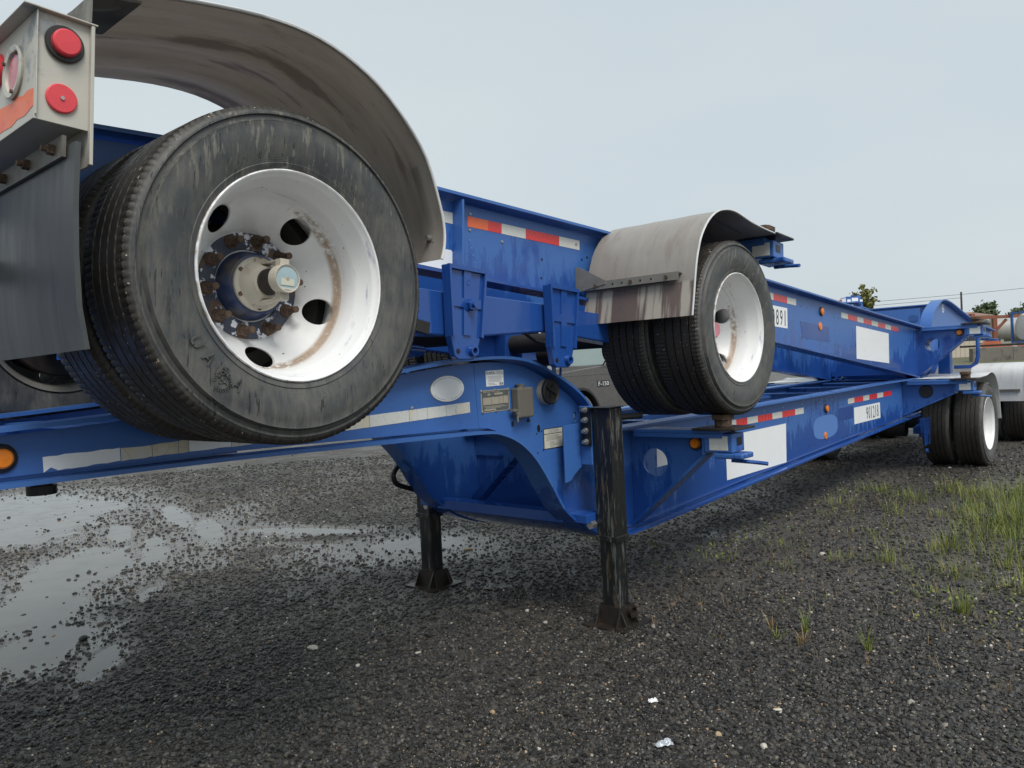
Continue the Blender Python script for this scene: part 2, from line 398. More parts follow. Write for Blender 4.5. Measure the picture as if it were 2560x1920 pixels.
stone_mat("gravel_mixed", [(0.0, (0.035, 0.033, 0.030)), (0.35, (0.060, 0.056, 0.050)), (0.6, (0.095, 0.085, 0.072)), (0.75, (0.17, 0.135, 0.095)), (0.88, (0.28, 0.25, 0.21)), (0.95, (0.42, 0.38, 0.32))], 0.6)
kw = NT("puddle_water")
nw = kw.noise(kw.coord((1, 1, 1)), 2.0, 4)
kw.set("Base Color", kw.mix(nw, (0.060, 0.060, 0.056), (0.115, 0.105, 0.088)))
kw.set("Roughness", kw.ramp(kw.noise(kw.coord((1, 1, 1)), 5.0, 4), [(0.35, 0.08), (0.7, 0.24)]))
kw.set("IOR", 1.33); kw.set("Specular IOR Level", 0.5)
kw.bump(kw.noise(kw.coord((1, 1, 1)), 14, 2), 0.02, 0.01)
MATS["puddle_water"] = kw.m

# ------------------------------------------------------------------ mesh helpers
def tag(o, label=None, cat=None, group=None, kind=None):
    if label: o["label"] = label
    if cat: o["category"] = cat
    if group: o["group"] = group
    if kind: o["kind"] = kind
    return o

def thing(name, label, cat, loc=(0, 0, 0), rot=(0, 0, 0), group=None):
    o = bpy.data.objects.new(name, None); COL.objects.link(o)
    o.location = loc; o.rotation_euler = rot; o.empty_display_size = 0.2
    return tag(o, label, cat, group)

def tri_region(outer, holes=(), extra=()):
    """triangulate a polygon with holes; returns (points2d, tris)"""
    pts, edges = [], []
    def loop(l):
        b = len(pts); pts.extend(Vector(p) for p in l)
        edges.extend((b + i, b + (i + 1) % len(l)) for i in range(len(l)))
    loop(outer)
    for h in holes: loop(h)
    pts.extend(Vector(p) for p in extra)
    vs_, _, fs, *_r = delaunay_2d_cdt(pts, edges, [], 0, 1e-6)
    def inside(p, poly):
        c = False; j = len(poly) - 1
        for i in range(len(poly)):
            xi, yi = poly[i]; xj, yj = poly[j]
            if (yi > p[1]) != (yj > p[1]) and p[0] < (xj - xi) * (p[1] - yi) / (yj - yi) + xi: c = not c
            j = i
        return c
    out = []
    for f in fs:
        cx = sum(vs_[i][0] for i in f) / len(f); cy = sum(vs_[i][1] for i in f) / len(f)
        if inside((cx, cy), outer) and not any(inside((cx, cy), h) for h in holes): out.append(tuple(f))
    return [(p[0], p[1]) for p in vs_], out

def circle(cx, cy, r, n=24, ry=None):
    ry = ry or r
    return [(cx + r * math.cos(2 * math.pi * i / n), cy + ry * math.sin(2 * math.pi * i / n)) for i in range(n)]

class MB:
    def __init__(s): s.v = []; s.f = []
    def add(s, v, f):
        b = len(s.v); s.v.extend(v); s.f.extend(tuple(b + i for i in q) for q in f); return s
    def box(s, x0, x1, y0, y1, z0, z1):
        v = [(x, y, z) for x in (x0, x1) for y in (y0, y1) for z in (z0, z1)]
        return s.add(v, [(0, 1, 3, 2), (4, 6, 7, 5), (0, 4, 5, 1), (2, 3, 7, 6), (0, 2, 6, 4), (1, 5, 7, 3)])
    def plate(s, outer, a, b, axis='y', holes=(), extra=(), fn=None):
        """extrude a 2-D region between a and b along an axis: 'y' uses (x,z), 'x' uses (y,z), 'z' uses (x,y)"""
        pts, tris = tri_region(outer, holes, extra)
        def to3(p, t):
            return {'y': (p[0], t, p[1]), 'x': (t, p[0], p[1]), 'z': (p[0], p[1], t)}[axis]
        n = len(pts)
        v = [to3(p, a) for p in pts] + [to3(p, b) for p in pts]
        f = list(tris) + [tuple(n + i for i in reversed(t)) for t in tris]
        e = {}
        for t in tris:
            for i in range(len(t)):
                k_ = (t[i], t[(i + 1) % len(t)]); e[k_] = e.get(k_, 0) + 1
        for (i, j) in e:
            if (j, i) not in e: f.append((j, i, n + i, n + j))
        return s.add(v, f)
    def strip(s, path, y0, y1, t):
        """flange: a strip of thickness t that follows a path in the x-z plane, from y0 to y1; the path is its outer face"""
        n = len(path); v = []
        for i in range(n):
            p = Vector(path[i]); d = Vector(path[min(n - 1, i + 1)]) - Vector(path[max(0, i - 1)]); d.normalize()
            q = p + Vector((d.y, -d.x)) * t
            for c in (p, q):
                v += [(c.x, y0, c.y), (c.x, y1, c.y)]
        f = []
        for i in range(n - 1):
            a = 4 * i; b = a + 4
            f += [(a, a + 1, b + 1, b), (a + 2, b + 2, b + 3, a + 3), (a, b, b + 2, a + 2), (a + 1, a + 3, b + 3, b + 1)]
        f += [(0, 2, 3, 1), (4 * n - 4, 4 * n - 3, 4 * n - 1, 4 * n - 2)]
        return s.add(v, f)
    def lathe(s, prof, n=48, c=(0, 0, 0), axis='y', close=False, fn=None):
        """prof: (axial, radius) pairs"""
        b = []; m = len(prof)
        for i in range(n):
            a = 2 * math.pi * i / n; ca, sa = math.cos(a), math.sin(a)
            for j, (y, r) in enumerate(prof):
                if fn: y, r = fn(i, j, y, r)
                p = {'y': (r * ca, y, r * sa), 'x': (y, r * ca, r * sa), 'z': (r * ca, r * sa, y)}[axis]
                b.append((p[0] + c[0], p[1] + c[1], p[2] + c[2]))
        f = []
        mm = m if close else m - 1
        for i in range(n):
            for j in range(mm):
                k_ = (j + 1) % m; i2 = (i + 1) % n
                f.append((i * m + j, i * m + k_, i2 * m + k_, i2 * m + j))
        return s.add(b, f)
    def cyl(s, p0, p1, r0, r1=None, n=16, cap=True):
        p0 = Vector(p0); p1 = Vector(p1); r1 = r0 if r1 is None else r1
        d = (p1 - p0).normalized(); u = d.orthogonal().normalized(); w = d.cross(u)
        v = []
        for p, r in ((p0, r0), (p1, r1)):
            for i in range(n):
                a = 2 * math.pi * i / n
                v.append(tuple(p + u * math.cos(a) * r + w * math.sin(a) * r))
        f = [(i, (i + 1) % n, n + (i + 1) % n, n + i) for i in range(n)]
        if cap: f += [tuple(range(n - 1, -1, -1)), tuple(range(n, 2 * n))]
        return s.add(v, f)
    def tube(s, path, r, n=10):
        P = [Vector(p) for p in path]; v = []; up = None
        for i, p in enumerate(P):
            d = (P[min(len(P) - 1, i + 1)] - P[max(0, i - 1)]).normalized()
            u = d.orthogonal().normalized() if up is None else (up - d * up.dot(d)).normalized()
            up = u; w = d.cross(u)
            for k_ in range(n):
                a = 2 * math.pi * k_ / n
                v.append(tuple(p + u * math.cos(a) * r + w * math.sin(a) * r))
        f = []
        for i in range(len(P) - 1):
            for k_ in range(n):
                f.append((i * n + k_, i * n + (k_ + 1) % n, (i + 1) * n + (k_ + 1) % n, (i + 1) * n + k_))
        f += [tuple(range(n - 1, -1, -1)), tuple(range((len(P) - 1) * n, len(P) * n))]
        return s.add(v, f)
    def bar(s, p0, p1, w, h, up=(0, 0, 1)):
        """rectangular bar from p0 to p1"""
        p0 = Vector(p0); p1 = Vector(p1); d = (p1 - p0).normalized()
        u = d.cross(Vector(up)).normalized(); k_ = u.cross(d)
        v = []
        for p in (p0, p1):
            for a, b in ((-1, -1), (1, -1), (1, 1), (-1, 1)): v.append(tuple(p + u * a * w / 2 + k_ * b * h / 2))
        return s.add(v, [(0, 1, 2, 3), (7, 6, 5, 4), (0, 4, 5, 1), (1, 5, 6, 2), (2, 6, 7, 3), (3, 7, 4, 0)])
    def mesh(s, name, flip=1, smooth=None):
        v = [(flip * p[0], p[1], p[2]) for p in s.v] if flip != 1 else s.v
        me = bpy.data.meshes.new(name); me.from_pydata(v, [], s.f)
        bm = bmesh.new(); bm.from_mesh(me)
        bmesh.ops.recalc_face_normals(bm, faces=bm.faces); bm.to_mesh(me); bm.free()
        if smooth is not None:
            me.polygons.foreach_set("use_smooth", [True] * len(me.polygons))
            me.set_sharp_from_angle(angle=math.radians(smooth))
        me.update()
        return me

_recoloured = {}
def place(name, me, mat, parent=None, loc=None, bevel=0.0):
    m_ = MATS[mat]
    if not me.materials: me.materials.append(m_)
    elif me.materials[0] != m_:
        key = (me.name, mat)
        if key not in _recoloured:
            c_ = me.copy(); c_.materials.clear(); c_.materials.append(m_); _recoloured[key] = c_
        me = _recoloured[key]
    o = bpy.data.objects.new(name, me); COL.objects.link(o)
    if parent: o.parent = parent
    if loc: o.location = loc
    if bevel:
        b = o.modifiers.new("bevel", 'BEVEL'); b.width = bevel; b.segments = 2; b.limit_method = 'ANGLE'; b.angle_limit = math.radians(40)
    return o

def copy_tree(o, parent=None):
    c = o.copy(); COL.objects.link(c); c.parent = parent
    for ch in o.children: copy_tree(ch, c)
    return c

_txt = {}
def text_mesh(txt, h, w=None, t=0.0008):
    """flat lettering in the x-z plane facing -y, bottom-left at the origin, height h, total width w"""
    cu = bpy.data.curves.new("lettering", 'FONT'); cu.body = txt; cu.size = 1.0; cu.resolution_u = 3
    ob = bpy.data.objects.new("lettering", cu)
    me = bpy.data.meshes.new_from_object(ob)
    n = len(me.vertices); co = np.empty(n * 3, np.float32); me.vertices.foreach_get("co", co); co = co.reshape(-1, 3)
    mn = co.min(0); mx = co.max(0); sc = h / (mx[1] - mn[1]); sx = sc if w is None else w / (mx[0] - mn[0])
    out = np.zeros_like(co); out[:, 0] = (co[:, 0] - mn[0]) * sx; out[:, 2] = (co[:, 1] - mn[1]) * sc
    me.vertices.foreach_set("co", out.ravel()); me.update()
    bpy.data.objects.remove(ob); bpy.data.curves.remove(cu)
    return me
# ------------------------------------------------------------------ ground
def vnoise(x, y, f, seed):
    x = x * f; y = y * f
    xi = np.floor(x).astype(np.int64); yi = np.floor(y).astype(np.int64)
    fx = x - xi; fy = y - yi
    fx = fx * fx * (3 - 2 * fx); fy = fy * fy * (3 - 2 * fy)
    def h(a, b):
        n = (a * 374761393 + b * 668265263 + seed * 1442695041) & 0x7fffffff
        n = ((n ^ (n >> 13)) * 1274126177) & 0x7fffffff
        return ((n ^ (n >> 16)) & 0xffff) / 65535.0
    return (h(xi, yi) * (1 - fx) + h(xi + 1, yi) * fx) * (1 - fy) + (h(xi, yi + 1) * (1 - fx) + h(xi + 1, yi + 1) * fx) * fy

# shallow dips that hold rainwater: centre x, y, length, width, direction
DIPS = [(3.3, 10.6, 2.3, 1.0, 1.45), (2.75, 9.0, 0.9, 0.55, 1.3), (2.35, 6.7, 1.3, 0.50, 1.05), (1.75, 5.85, 0.8, 0.42, 0.9),
        (3.75, 7.35, 0.85, 0.17, 1.15), (4.25, 6.3, 0.9, 0.17, 2.0), (4.35, 5.05, 0.62, 0.36, 2.3), (1.5, 4.95, 0.6, 0.32, 1.0),
        (3.2, 8.1, 0.7, 0.14, 1.2), (1.05, 5.1, 0.7, 0.30, 1.3), (2.35, 5.55, 0.3, 0.07, 0.9), (5.80, 2.93, 0.13, 0.05, 2.2), (3.9, 5.75, 0.35, 0.08, 2.2),
        (1.2, 7.2, 0.9, 0.5, 1.3), (2.2, 12.0, 2.0, 0.8, 1.4), (3.05, 7.0, 0.8, 0.16, 1.15), (2.0, 6.3, 0.8, 0.22, 1.0), (4.0, 8.6, 1.2, 0.14, 1.25), (1.6, 4.4, 0.35, 0.10, 0.9)]
def ground_z(x, y):
    x = np.asarray(x, float); y = np.asarray(y, float)
    m = np.zeros_like(x)
    for cx, cy, L, W, a in DIPS:
        dx = x - cx; dy = y - cy
        u = (dx * math.cos(a) + dy * math.sin(a)) / L; v = (-dx * math.sin(a) + dy * math.cos(a)) / W
        m = np.maximum(m, np.exp(-(u * u + v * v)))
    rough = (vnoise(x, y, 1.7, 3) - 0.5) * 0.020 + (vnoise(x, y, 5.5, 7) - 0.5) * 0.014 + (vnoise(x, y, 19, 9) - 0.5) * 0.009 + (vnoise(x, y, 47, 5) - 0.5) * 0.007
    near = np.clip((26 - np.hypot(x, y)) / 8, 0, 1)
    base = np.maximum(rough * 0.55 + 0.0, -0.004 + (vnoise(x, y, 47, 5) - 0.5) * 0.002)
    dip = np.clip(m * 2.0 - 0.55, 0, 1)
    return near * (base * (1 - dip) + (rough * 0.55 - 0.0168) * dip)
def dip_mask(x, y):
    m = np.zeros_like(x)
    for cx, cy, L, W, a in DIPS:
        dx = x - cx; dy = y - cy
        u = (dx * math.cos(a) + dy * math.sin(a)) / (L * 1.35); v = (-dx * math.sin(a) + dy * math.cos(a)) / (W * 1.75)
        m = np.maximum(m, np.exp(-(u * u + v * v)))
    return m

def silt_sheen_at(x, y):  # fine silt, its colour also carrying the wet ground's sky sheen
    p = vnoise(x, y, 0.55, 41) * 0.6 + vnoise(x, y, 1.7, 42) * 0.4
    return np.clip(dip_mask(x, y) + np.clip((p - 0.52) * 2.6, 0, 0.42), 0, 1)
def axis(a, b, step, far):
    c = list(np.arange(a, b + 1e-6, step)); d = step; hi = b; lo = a
    up_, dn = [], []
    while hi < far: d *= 1.22; hi += d; up_.append(hi)
    d = step
    while lo > -far: d *= 1.22; lo -= d; dn.append(lo)
    return np.array(dn[::-1] + c + up_)
gx = axis(0.4, 9.4, 0.026, 2500); gy = axis(0.2, 10.2, 0.026, 2500)
GX, GY = np.meshgrid(gx, gy, indexing='ij')
GZ = ground_z(GX, GY)
nx, ny = GX.shape
gv = np.stack([GX, GY, GZ], -1).reshape(-1, 3).astype(np.float32)
ii = (np.arange(nx - 1)[:, None] * ny + np.arange(ny - 1)[None, :]).reshape(-1)
gf = np.stack([ii, ii + ny, ii + ny + 1, ii + 1], 1).astype(np.int32)
gm_ = bpy.data.meshes.new("ground")
gm_.vertices.add(len(gv)); gm_.vertices.foreach_set("co", gv.ravel())
gm_.loops.add(gf.size); gm_.loops.foreach_set("vertex_index", gf.ravel())
gm_.polygons.add(len(gf)); gm_.polygons.foreach_set("loop_start", np.arange(0, gf.size, 4, dtype=np.int32))
gm_.polygons.foreach_set("use_smooth", np.ones(len(gf), bool))
gm_.update(calc_edges=True)
sa = gm_.attributes.new("silt", 'FLOAT', 'POINT'); sa.data.foreach_set("value", silt_sheen_at(GX, GY).astype(np.float32).ravel())
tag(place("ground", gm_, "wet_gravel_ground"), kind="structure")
wm = MB().add([(0.2, 2.2, -0.0105), (6.6, 2.2, -0.0105), (6.6, 15, -0.0105), (0.2, 15, -0.0105)], [(0, 1, 2, 3)])
tag(place("puddle_water", wm.mesh("puddle_water"), "puddle_water"), kind="structure")

# ------------------------------------------------------------------ wheels (shared meshes)
def tyre_mesh():
    P = [(0.030, 0.288), (0.006, 0.300), (0.000, 0.312), (-0.004, 0.322), (-0.0015, 0.324), (-0.006, 0.338), (-0.0125, 0.365), (-0.016, 0.395),
         (-0.0155, 0.415), (-0.0125, 0.434), (-0.0135, 0.4375), (-0.0085, 0.4405), (0.0015, 0.4445), (0.0030, 0.4545), (-0.0035, 0.4575), (-0.0030, 0.4620), (0.0045, 0.4690),
         (0.0085, 0.4765), (0.016, 0.4835), (0.030, 0.4850)]
    n_sh = (17, 18, 19)
    x = 0.046
    R = 0.4855
    for g in range(4):
        z = x + g * 0.0465
        P += [(z, R), (z + 0.002, R - 0.010), (z + 0.0075, R - 0.010), (z + 0.0095, R)]
    P += [(0.244, 0.4850), (0.258, 0.4830), (0.2655, 0.4765), (0.268, 0.468), (0.278, 0.445), (0.285, 0.40), (0.279, 0.35), (0.272, 0.315), (0.262, 0.300), (0.244, 0.288)]
    N = 560
    inner_sh = (len(P) - 10, len(P) - 9, len(P) - 8)
    def fn(i, j, y, r):
        if i % 4 == 0 and j in n_sh: return (y + 0.0012 if j == 17 else y, r - 0.0030)
        if i % 4 == 1 and j in inner_sh: return (y, r - 0.0045)
        if 20 <= j < len(P) - 10 and (j - 20) % 4 in (0, 3): return (y + 0.0013 * math.sin(i * 2 * math.pi / 6), r)
        return (y, r)
    return MB().lathe(P, N, fn=fn).mesh("tyre", smooth=32)

def rim_mesh(dish=True):
    m = MB()
    if dish:
        P = [(0.010, 0.306), (-0.001, 0.3055), (-0.0035, 0.302), (-0.001, 0.298), (0.009, 0.2955), (0.016, 0.289), (0.024, 0.286), (0.060, 0.281), (0.078, 0.272),
             (0.095, 0.2685), (0.128, 0.2665), (0.142, 0.2645), (0.148, 0.2615)]
        m.lathe(P, 96)
        # back half of the barrel
        m.lathe([(0.150, 0.2625), (0.200, 0.264), (0.262, 0.284), (0.275, 0.300)], 72)
        # disc with five hand holes, coned towards the hub
        ro, ri = 0.2615, 0.160
        hc = [circle(0.2085 * math.cos(a), 0.2085 * math.sin(a), 0.0335, 26, 0.0335) for a in [math.radians(52 + 72 * q) for q in range(5)]]
        hc = []
        for q in range(5):
            a = math.radians(55 + 72 * q); ca, sa = math.cos(a), math.sin(a)
            hc.append([(0.2225 * ca + u * ca - w * sa, 0.2225 * sa + u * sa + w * ca) for u, w in circle(0, 0, 0.0335, 28, 0.0445)])
        ex = [(r * math.cos(t), r * math.sin(t)) for r in (0.2585, 0.252, 0.186, 0.180, 0.174, 0.168) for t in np.linspace(0, 2 * math.pi, 73)[:-1]]
        ex = [p for p in ex if all(math.hypot(p[0] - 0.2225 * math.cos(math.radians(55 + 72 * q)), p[1] - 0.2225 * math.sin(math.radians(55 + 72 * q))) > 0.047 for q in range(5))]
        pts, tris = tri_region(circle(0, 0, ro, 72), hc + [circle(0, 0, ri, 72)], ex)
        def dep(r):
            return float(np.interp(r, [0.160, 0.168, 0.174, 0.180, 0.186, 0.252, 0.2585, 0.2615], [0.270, 0.2685, 0.262, 0.2545, 0.2505, 0.170, 0.158, 0.149]))
        n = len(pts); v = [(p[0], dep(math.hypot(*p)), p[1]) for p in pts] + [(p[0], dep(math.hypot(*p)) + 0.011, p[1]) for p in pts]
        f = list(tris) + [tuple(n + i for i in t[::-1]) for t in tris]
        e = {}
        for t in tris:
            for i in range(3): e[(t[i], t[(i + 1) % 3])] = 1
        for (i, j) in e:
            if (j, i) not in e: f.append((j, i, n + i, n + j))
        m.add(v, f)
        m.lathe([(0.270, 0.161), (0.270, 0.10), (0.281, 0.10), (0.281, 0.161)], 48)
    else:
        m.lathe([(-0.003, 0.302), (0.010, 0.290), (0.05, 0.281), (0.10, 0.264), (0.20, 0.264), (0.26, 0.284), (0.275, 0.302)], 64)
        ho = [circle(0.2225 * math.cos(math.radians(50 + 72 * q)), 0.2225 * math.sin(math.radians(50 + 72 * q)), 0.034, 20) for q in range(5)]
        m.plate(circle(0, 0, 0.264, 64), 0.045, 0.056, 'y', ho + [circle(0, 0, 0.10, 40)])
    return m.mesh("rim", smooth=35)

TYRE, RIM, RIM_IN = tyre_mesh(), rim_mesh(), rim_mesh(False)
hubring = MB().lathe([(0.268, 0.112), (0.261, 0.113), (0.259, 0.118), (0.259, 0.160), (0.263, 0.1655), (0.270, 0.1655)], 72).mesh("clamp_ring", smooth=40)
hub = MB().lathe([(0.285, 0.110), (0.262, 0.107), (0.250, 0.103), (0.225, 0.098), (0.214, 0.090), (0.211, 0.05)], 56).mesh("hub", smooth=35)
cap = MB().lathe([(0.212, 0.083), (0.203, 0.083), (0.200, 0.080), (0.198, 0.070), (0.186, 0.064), (0.170, 0.056), (0.160, 0.050), (0.150, 0.047), (0.147, 0.0)], 48).mesh("hub_cap", smooth=35)
def nut_mesh():
    m = MB().cyl((0, 0.262, 0), (0, 0.254, 0), 0.0225, 0.021, 20).cyl((0, 0.254, 0), (0, 0.231, 0), 0.0175, 0.015, 6).cyl((0, 0.231, 0), (0, 0.198, 0), 0.0105, 0.0105, 14)
    return m.mesh("lug_nut", smooth=30)
nutm = nut_mesh()
odo = MB().lathe([(0.088, 0.0), (0.088, 0.036), (0.084, 0.0425), (0.050, 0.0425), (0.046, 0.0405), (0.048, 0.036)], 40).mesh("odometer_case", smooth=35)
odog = MB().lathe([(0.0495, 0.0), (0.0495, 0.0365)], 40).mesh("odometer_dial", smooth=35)
odoc = MB().box(-0.022, 0.022, 0.0478, 0.0488, -0.021, -0.001).box(-0.024, 0.024, 0.0478, 0.0488, -0.0335, -0.028).mesh("dial_card")
odok = MB().cyl((0, 0.0488, 0.0), (0, 0.0462, 0.0), 0.0065, 0.005, 12).mesh("dial_boss")
strap = MB()
for s_ in (-1, 1):
    strap.box(-0.020, 0.020, 0.192, 0.197, *sorted((s_ * 0.040, s_ * 0.076)))
    strap.bar((0.0, 0.197, s_ * 0.056), (0.004, 0.090, s_ * 0.058), 0.004, 0.030, (1, 0, 0))
    strap.box(-0.014, 0.016, 0.0655, 0.092, *sorted((s_ * 0.036, s_ * 0.060)))
strapm = strap.mesh("odometer_bracket")
hubtube = MB().cyl((0, 0.148, 0), (0, 0.140, 0), 0.040, 0.040, 28).mesh("hub_plug", smooth=35)
# moulded lettering and emblem on the tyre
emb = MB()
for q in range(22):
    a = 2 * math.pi * q / 22
    if q in (11, 12): continue
    c_, s_ = math.cos(a), math.sin(a)
    emb.bar((0.0185 * c_, 0, 0.0185 * s_), (0.0275 * math.cos(a + 0.18), 0, 0.0275 * math.sin(a + 0.18)), 0.0032, 0.003, (0, 1, 0))
for cx_, cz_, r_ in ((0.004, 0.006, 0.006), (-0.006, 0.001, 0.0045)):
    emb.tube([(cx_ + r_ * math.cos(t), 0, cz_ + r_ * math.sin(t)) for t in np.linspace(0, 5.4, 12)], 0.0011, 5)
emb.tube([(-0.013, 0, -0.004), (-0.004, 0, -0.004), (0.008, 0, -0.002), (0.012, 0, -0.009)], 0.0012, 5)
emblem = emb.mesh("moulded_emblem")

def add_wheel(par, x, y, z, side, first, hubkind, spin=0.0, ox=0):
    """dual wheel whose outer rim lip sits at y; side -1 faces -y"""
    def pl(name, me, mat, parent, loc, bevel=0):
        o = place(name, me, mat, parent, loc, bevel)
        return o
    t = place("outer_tyre", TYRE, "tyre_rubber", par, (x, y, z)); t.rotation_euler = (0, spin, 0) if side < 0 else (0, spin, math.pi)
    r = place("outer_rim", RIM, "white_rim_paint", t)
    t2 = place("inner_tyre", TYRE, "tyre_rubber", par, (x, y - side * 0.335, z)); t2.rotation_euler = (0, spin + 0.4, 0) if side < 0 else (0, spin, math.pi)
    place("inner_rim", RIM_IN, "inner_rim_grey", t2)
    h = place("hub", hub, "hub_blue", par, (x, y, z)); h.rotation_euler = t.rotation_euler
    if hubkind == 'full':
        place("clamp_ring", hubring, "chipped_ring_paint", h)
        for q in range(10):
            a = math.radians(9 + 36 * q)
            place("lug_nut", nutm, "rusty_steel", h, (0.1435 * math.cos(a), 0, 0.1435 * math.sin(a)))
        place("hub_cap", cap, "cream_hub_paint", h)
        place("hub_plug", hubtube, "dark_rusty_steel", h)
        place("odometer_bracket", strapm, "cream_hub_paint", h)
        place("odometer_case", odo, "cream_hub_paint", h)
        place("odometer_dial", odog, "dial_glass", h)
        place("dial_card", odoc, "dial_card", h)
        place("dial_boss", odok, "plate_metal", h)
        for q in range(6):
            a = math.radians(30 + 60 * q)
            place("cap_bolt", MB().cyl((0.074 * math.cos(a), 0.203, 0.074 * math.sin(a)), (0.074 * math.cos(a), 0.197, 0.074 * math.sin(a)), 0.0075, n=6).mesh("cap_bolt"), "rusty_steel", h)
        e = place("moulded_emblem", emblem, "tyre_rubber", t, (-0.2335, -0.0172, -0.311))
        # raised block letters along the lower sidewall
        for i, ch in enumerate("UAEA"):
            a = math.radians(-148 + i * 8.2)
            me = text_mesh(ch, 0.036, 0.030); q = bpy.data.objects.new("moulded_letter", me); COL.objects.link(q); me.materials.append(MATS["tyre_rubber"])
            so_ = q.modifiers.new("depth", 'SOLIDIFY'); so_.thickness = 0.0022; so_.offset = 1
            q.parent = t; q.location = (0.386 * math.cos(a), -0.0165, 0.386 * math.sin(a)); q.rotation_euler = (0, -(a + math.pi / 2) + math.pi * 0, 0)
    else:
        place("clamp_ring", hubring, "white_rim_paint", h)
        place("hub_cap", cap, "dark_rusty_steel", h)
        place("hub_plug", hubtube, "faded_red_lens", h)
        if hubkind == 'nuts':
            for q in range(10):
                a = math.radians(9 + 36 * q)
                place("lug_nut", nutm, "rusty_steel", h, (0.1435 * math.cos(a), 0, 0.1435 * math.sin(a)))

# ------------------------------------------------------------------ container chassis
def shift(pts, g): return [(s + (g if s > 8.0 else 0), z) for s, z in pts]
def smooth_path(pts, n=4):
    """Catmull-Rom through the points"""
    out = []
    P = [Vector(p) for p in pts]
    for i in range(len(P) - 1):
        p0, p1, p2, p3 = P[max(0, i - 1)], P[i], P[i + 1], P[min(len(P) - 1, i + 2)]
        for k in range(n):
            t = k / n
            q = 0.5 * ((2 * p1) + (p2 - p0) * t + (2 * p0 - 5 * p1 + 4 * p2 - p3) * t * t + (3 * p1 - p0 - 3 * p2 + p3) * t ** 3)
            out.append((q.x, q.y))
    out.append(tuple(P[-1])); return out

TOPL = [(-0.72, 0.872), (-0.36, 0.903), (0.40, 0.975), (1.12, 1.020), (2.46, 1.045), (4.55, 1.042), (5.87, 1.033), (8.35, 1.022), (9.60, 1.020)]
TOPG = [(9.745, 1.020), (9.775, 1.105), (9.825, 1.182), (9.90, 1.250), (10.0, 1.310), (10.10, 1.358), (10.28, 1.430), (10.46, 1.460), (10.70, 1.461), (11.0, 1.438), (11.30, 1.405), (11.9, 1.350), (12.67, 1.308), (13.60, 1.300)]
BOTL = [(-0.72, 0.60), (0.99, 0.664), (2.20, 0.653), (3.9, 0.612), (6.56, 0.520), (8.49, 0.446), (9.20, 0.416)]
BOTG = [(9.49, 0.412), (9.66, 0.428), (9.78, 0.463), (9.90, 0.519), (10.03, 0.612), (10.10, 0.680), (10.19, 0.813), (10.29, 0.945), (10.40, 1.040), (10.53, 1.100), (10.69, 1.124), (11.28, 1.139), (12.2, 1.158), (13.60, 1.158)]
RW = 0.52          # web face, half spacing of the rails
FL0, FL1 = 0.455, 0.59

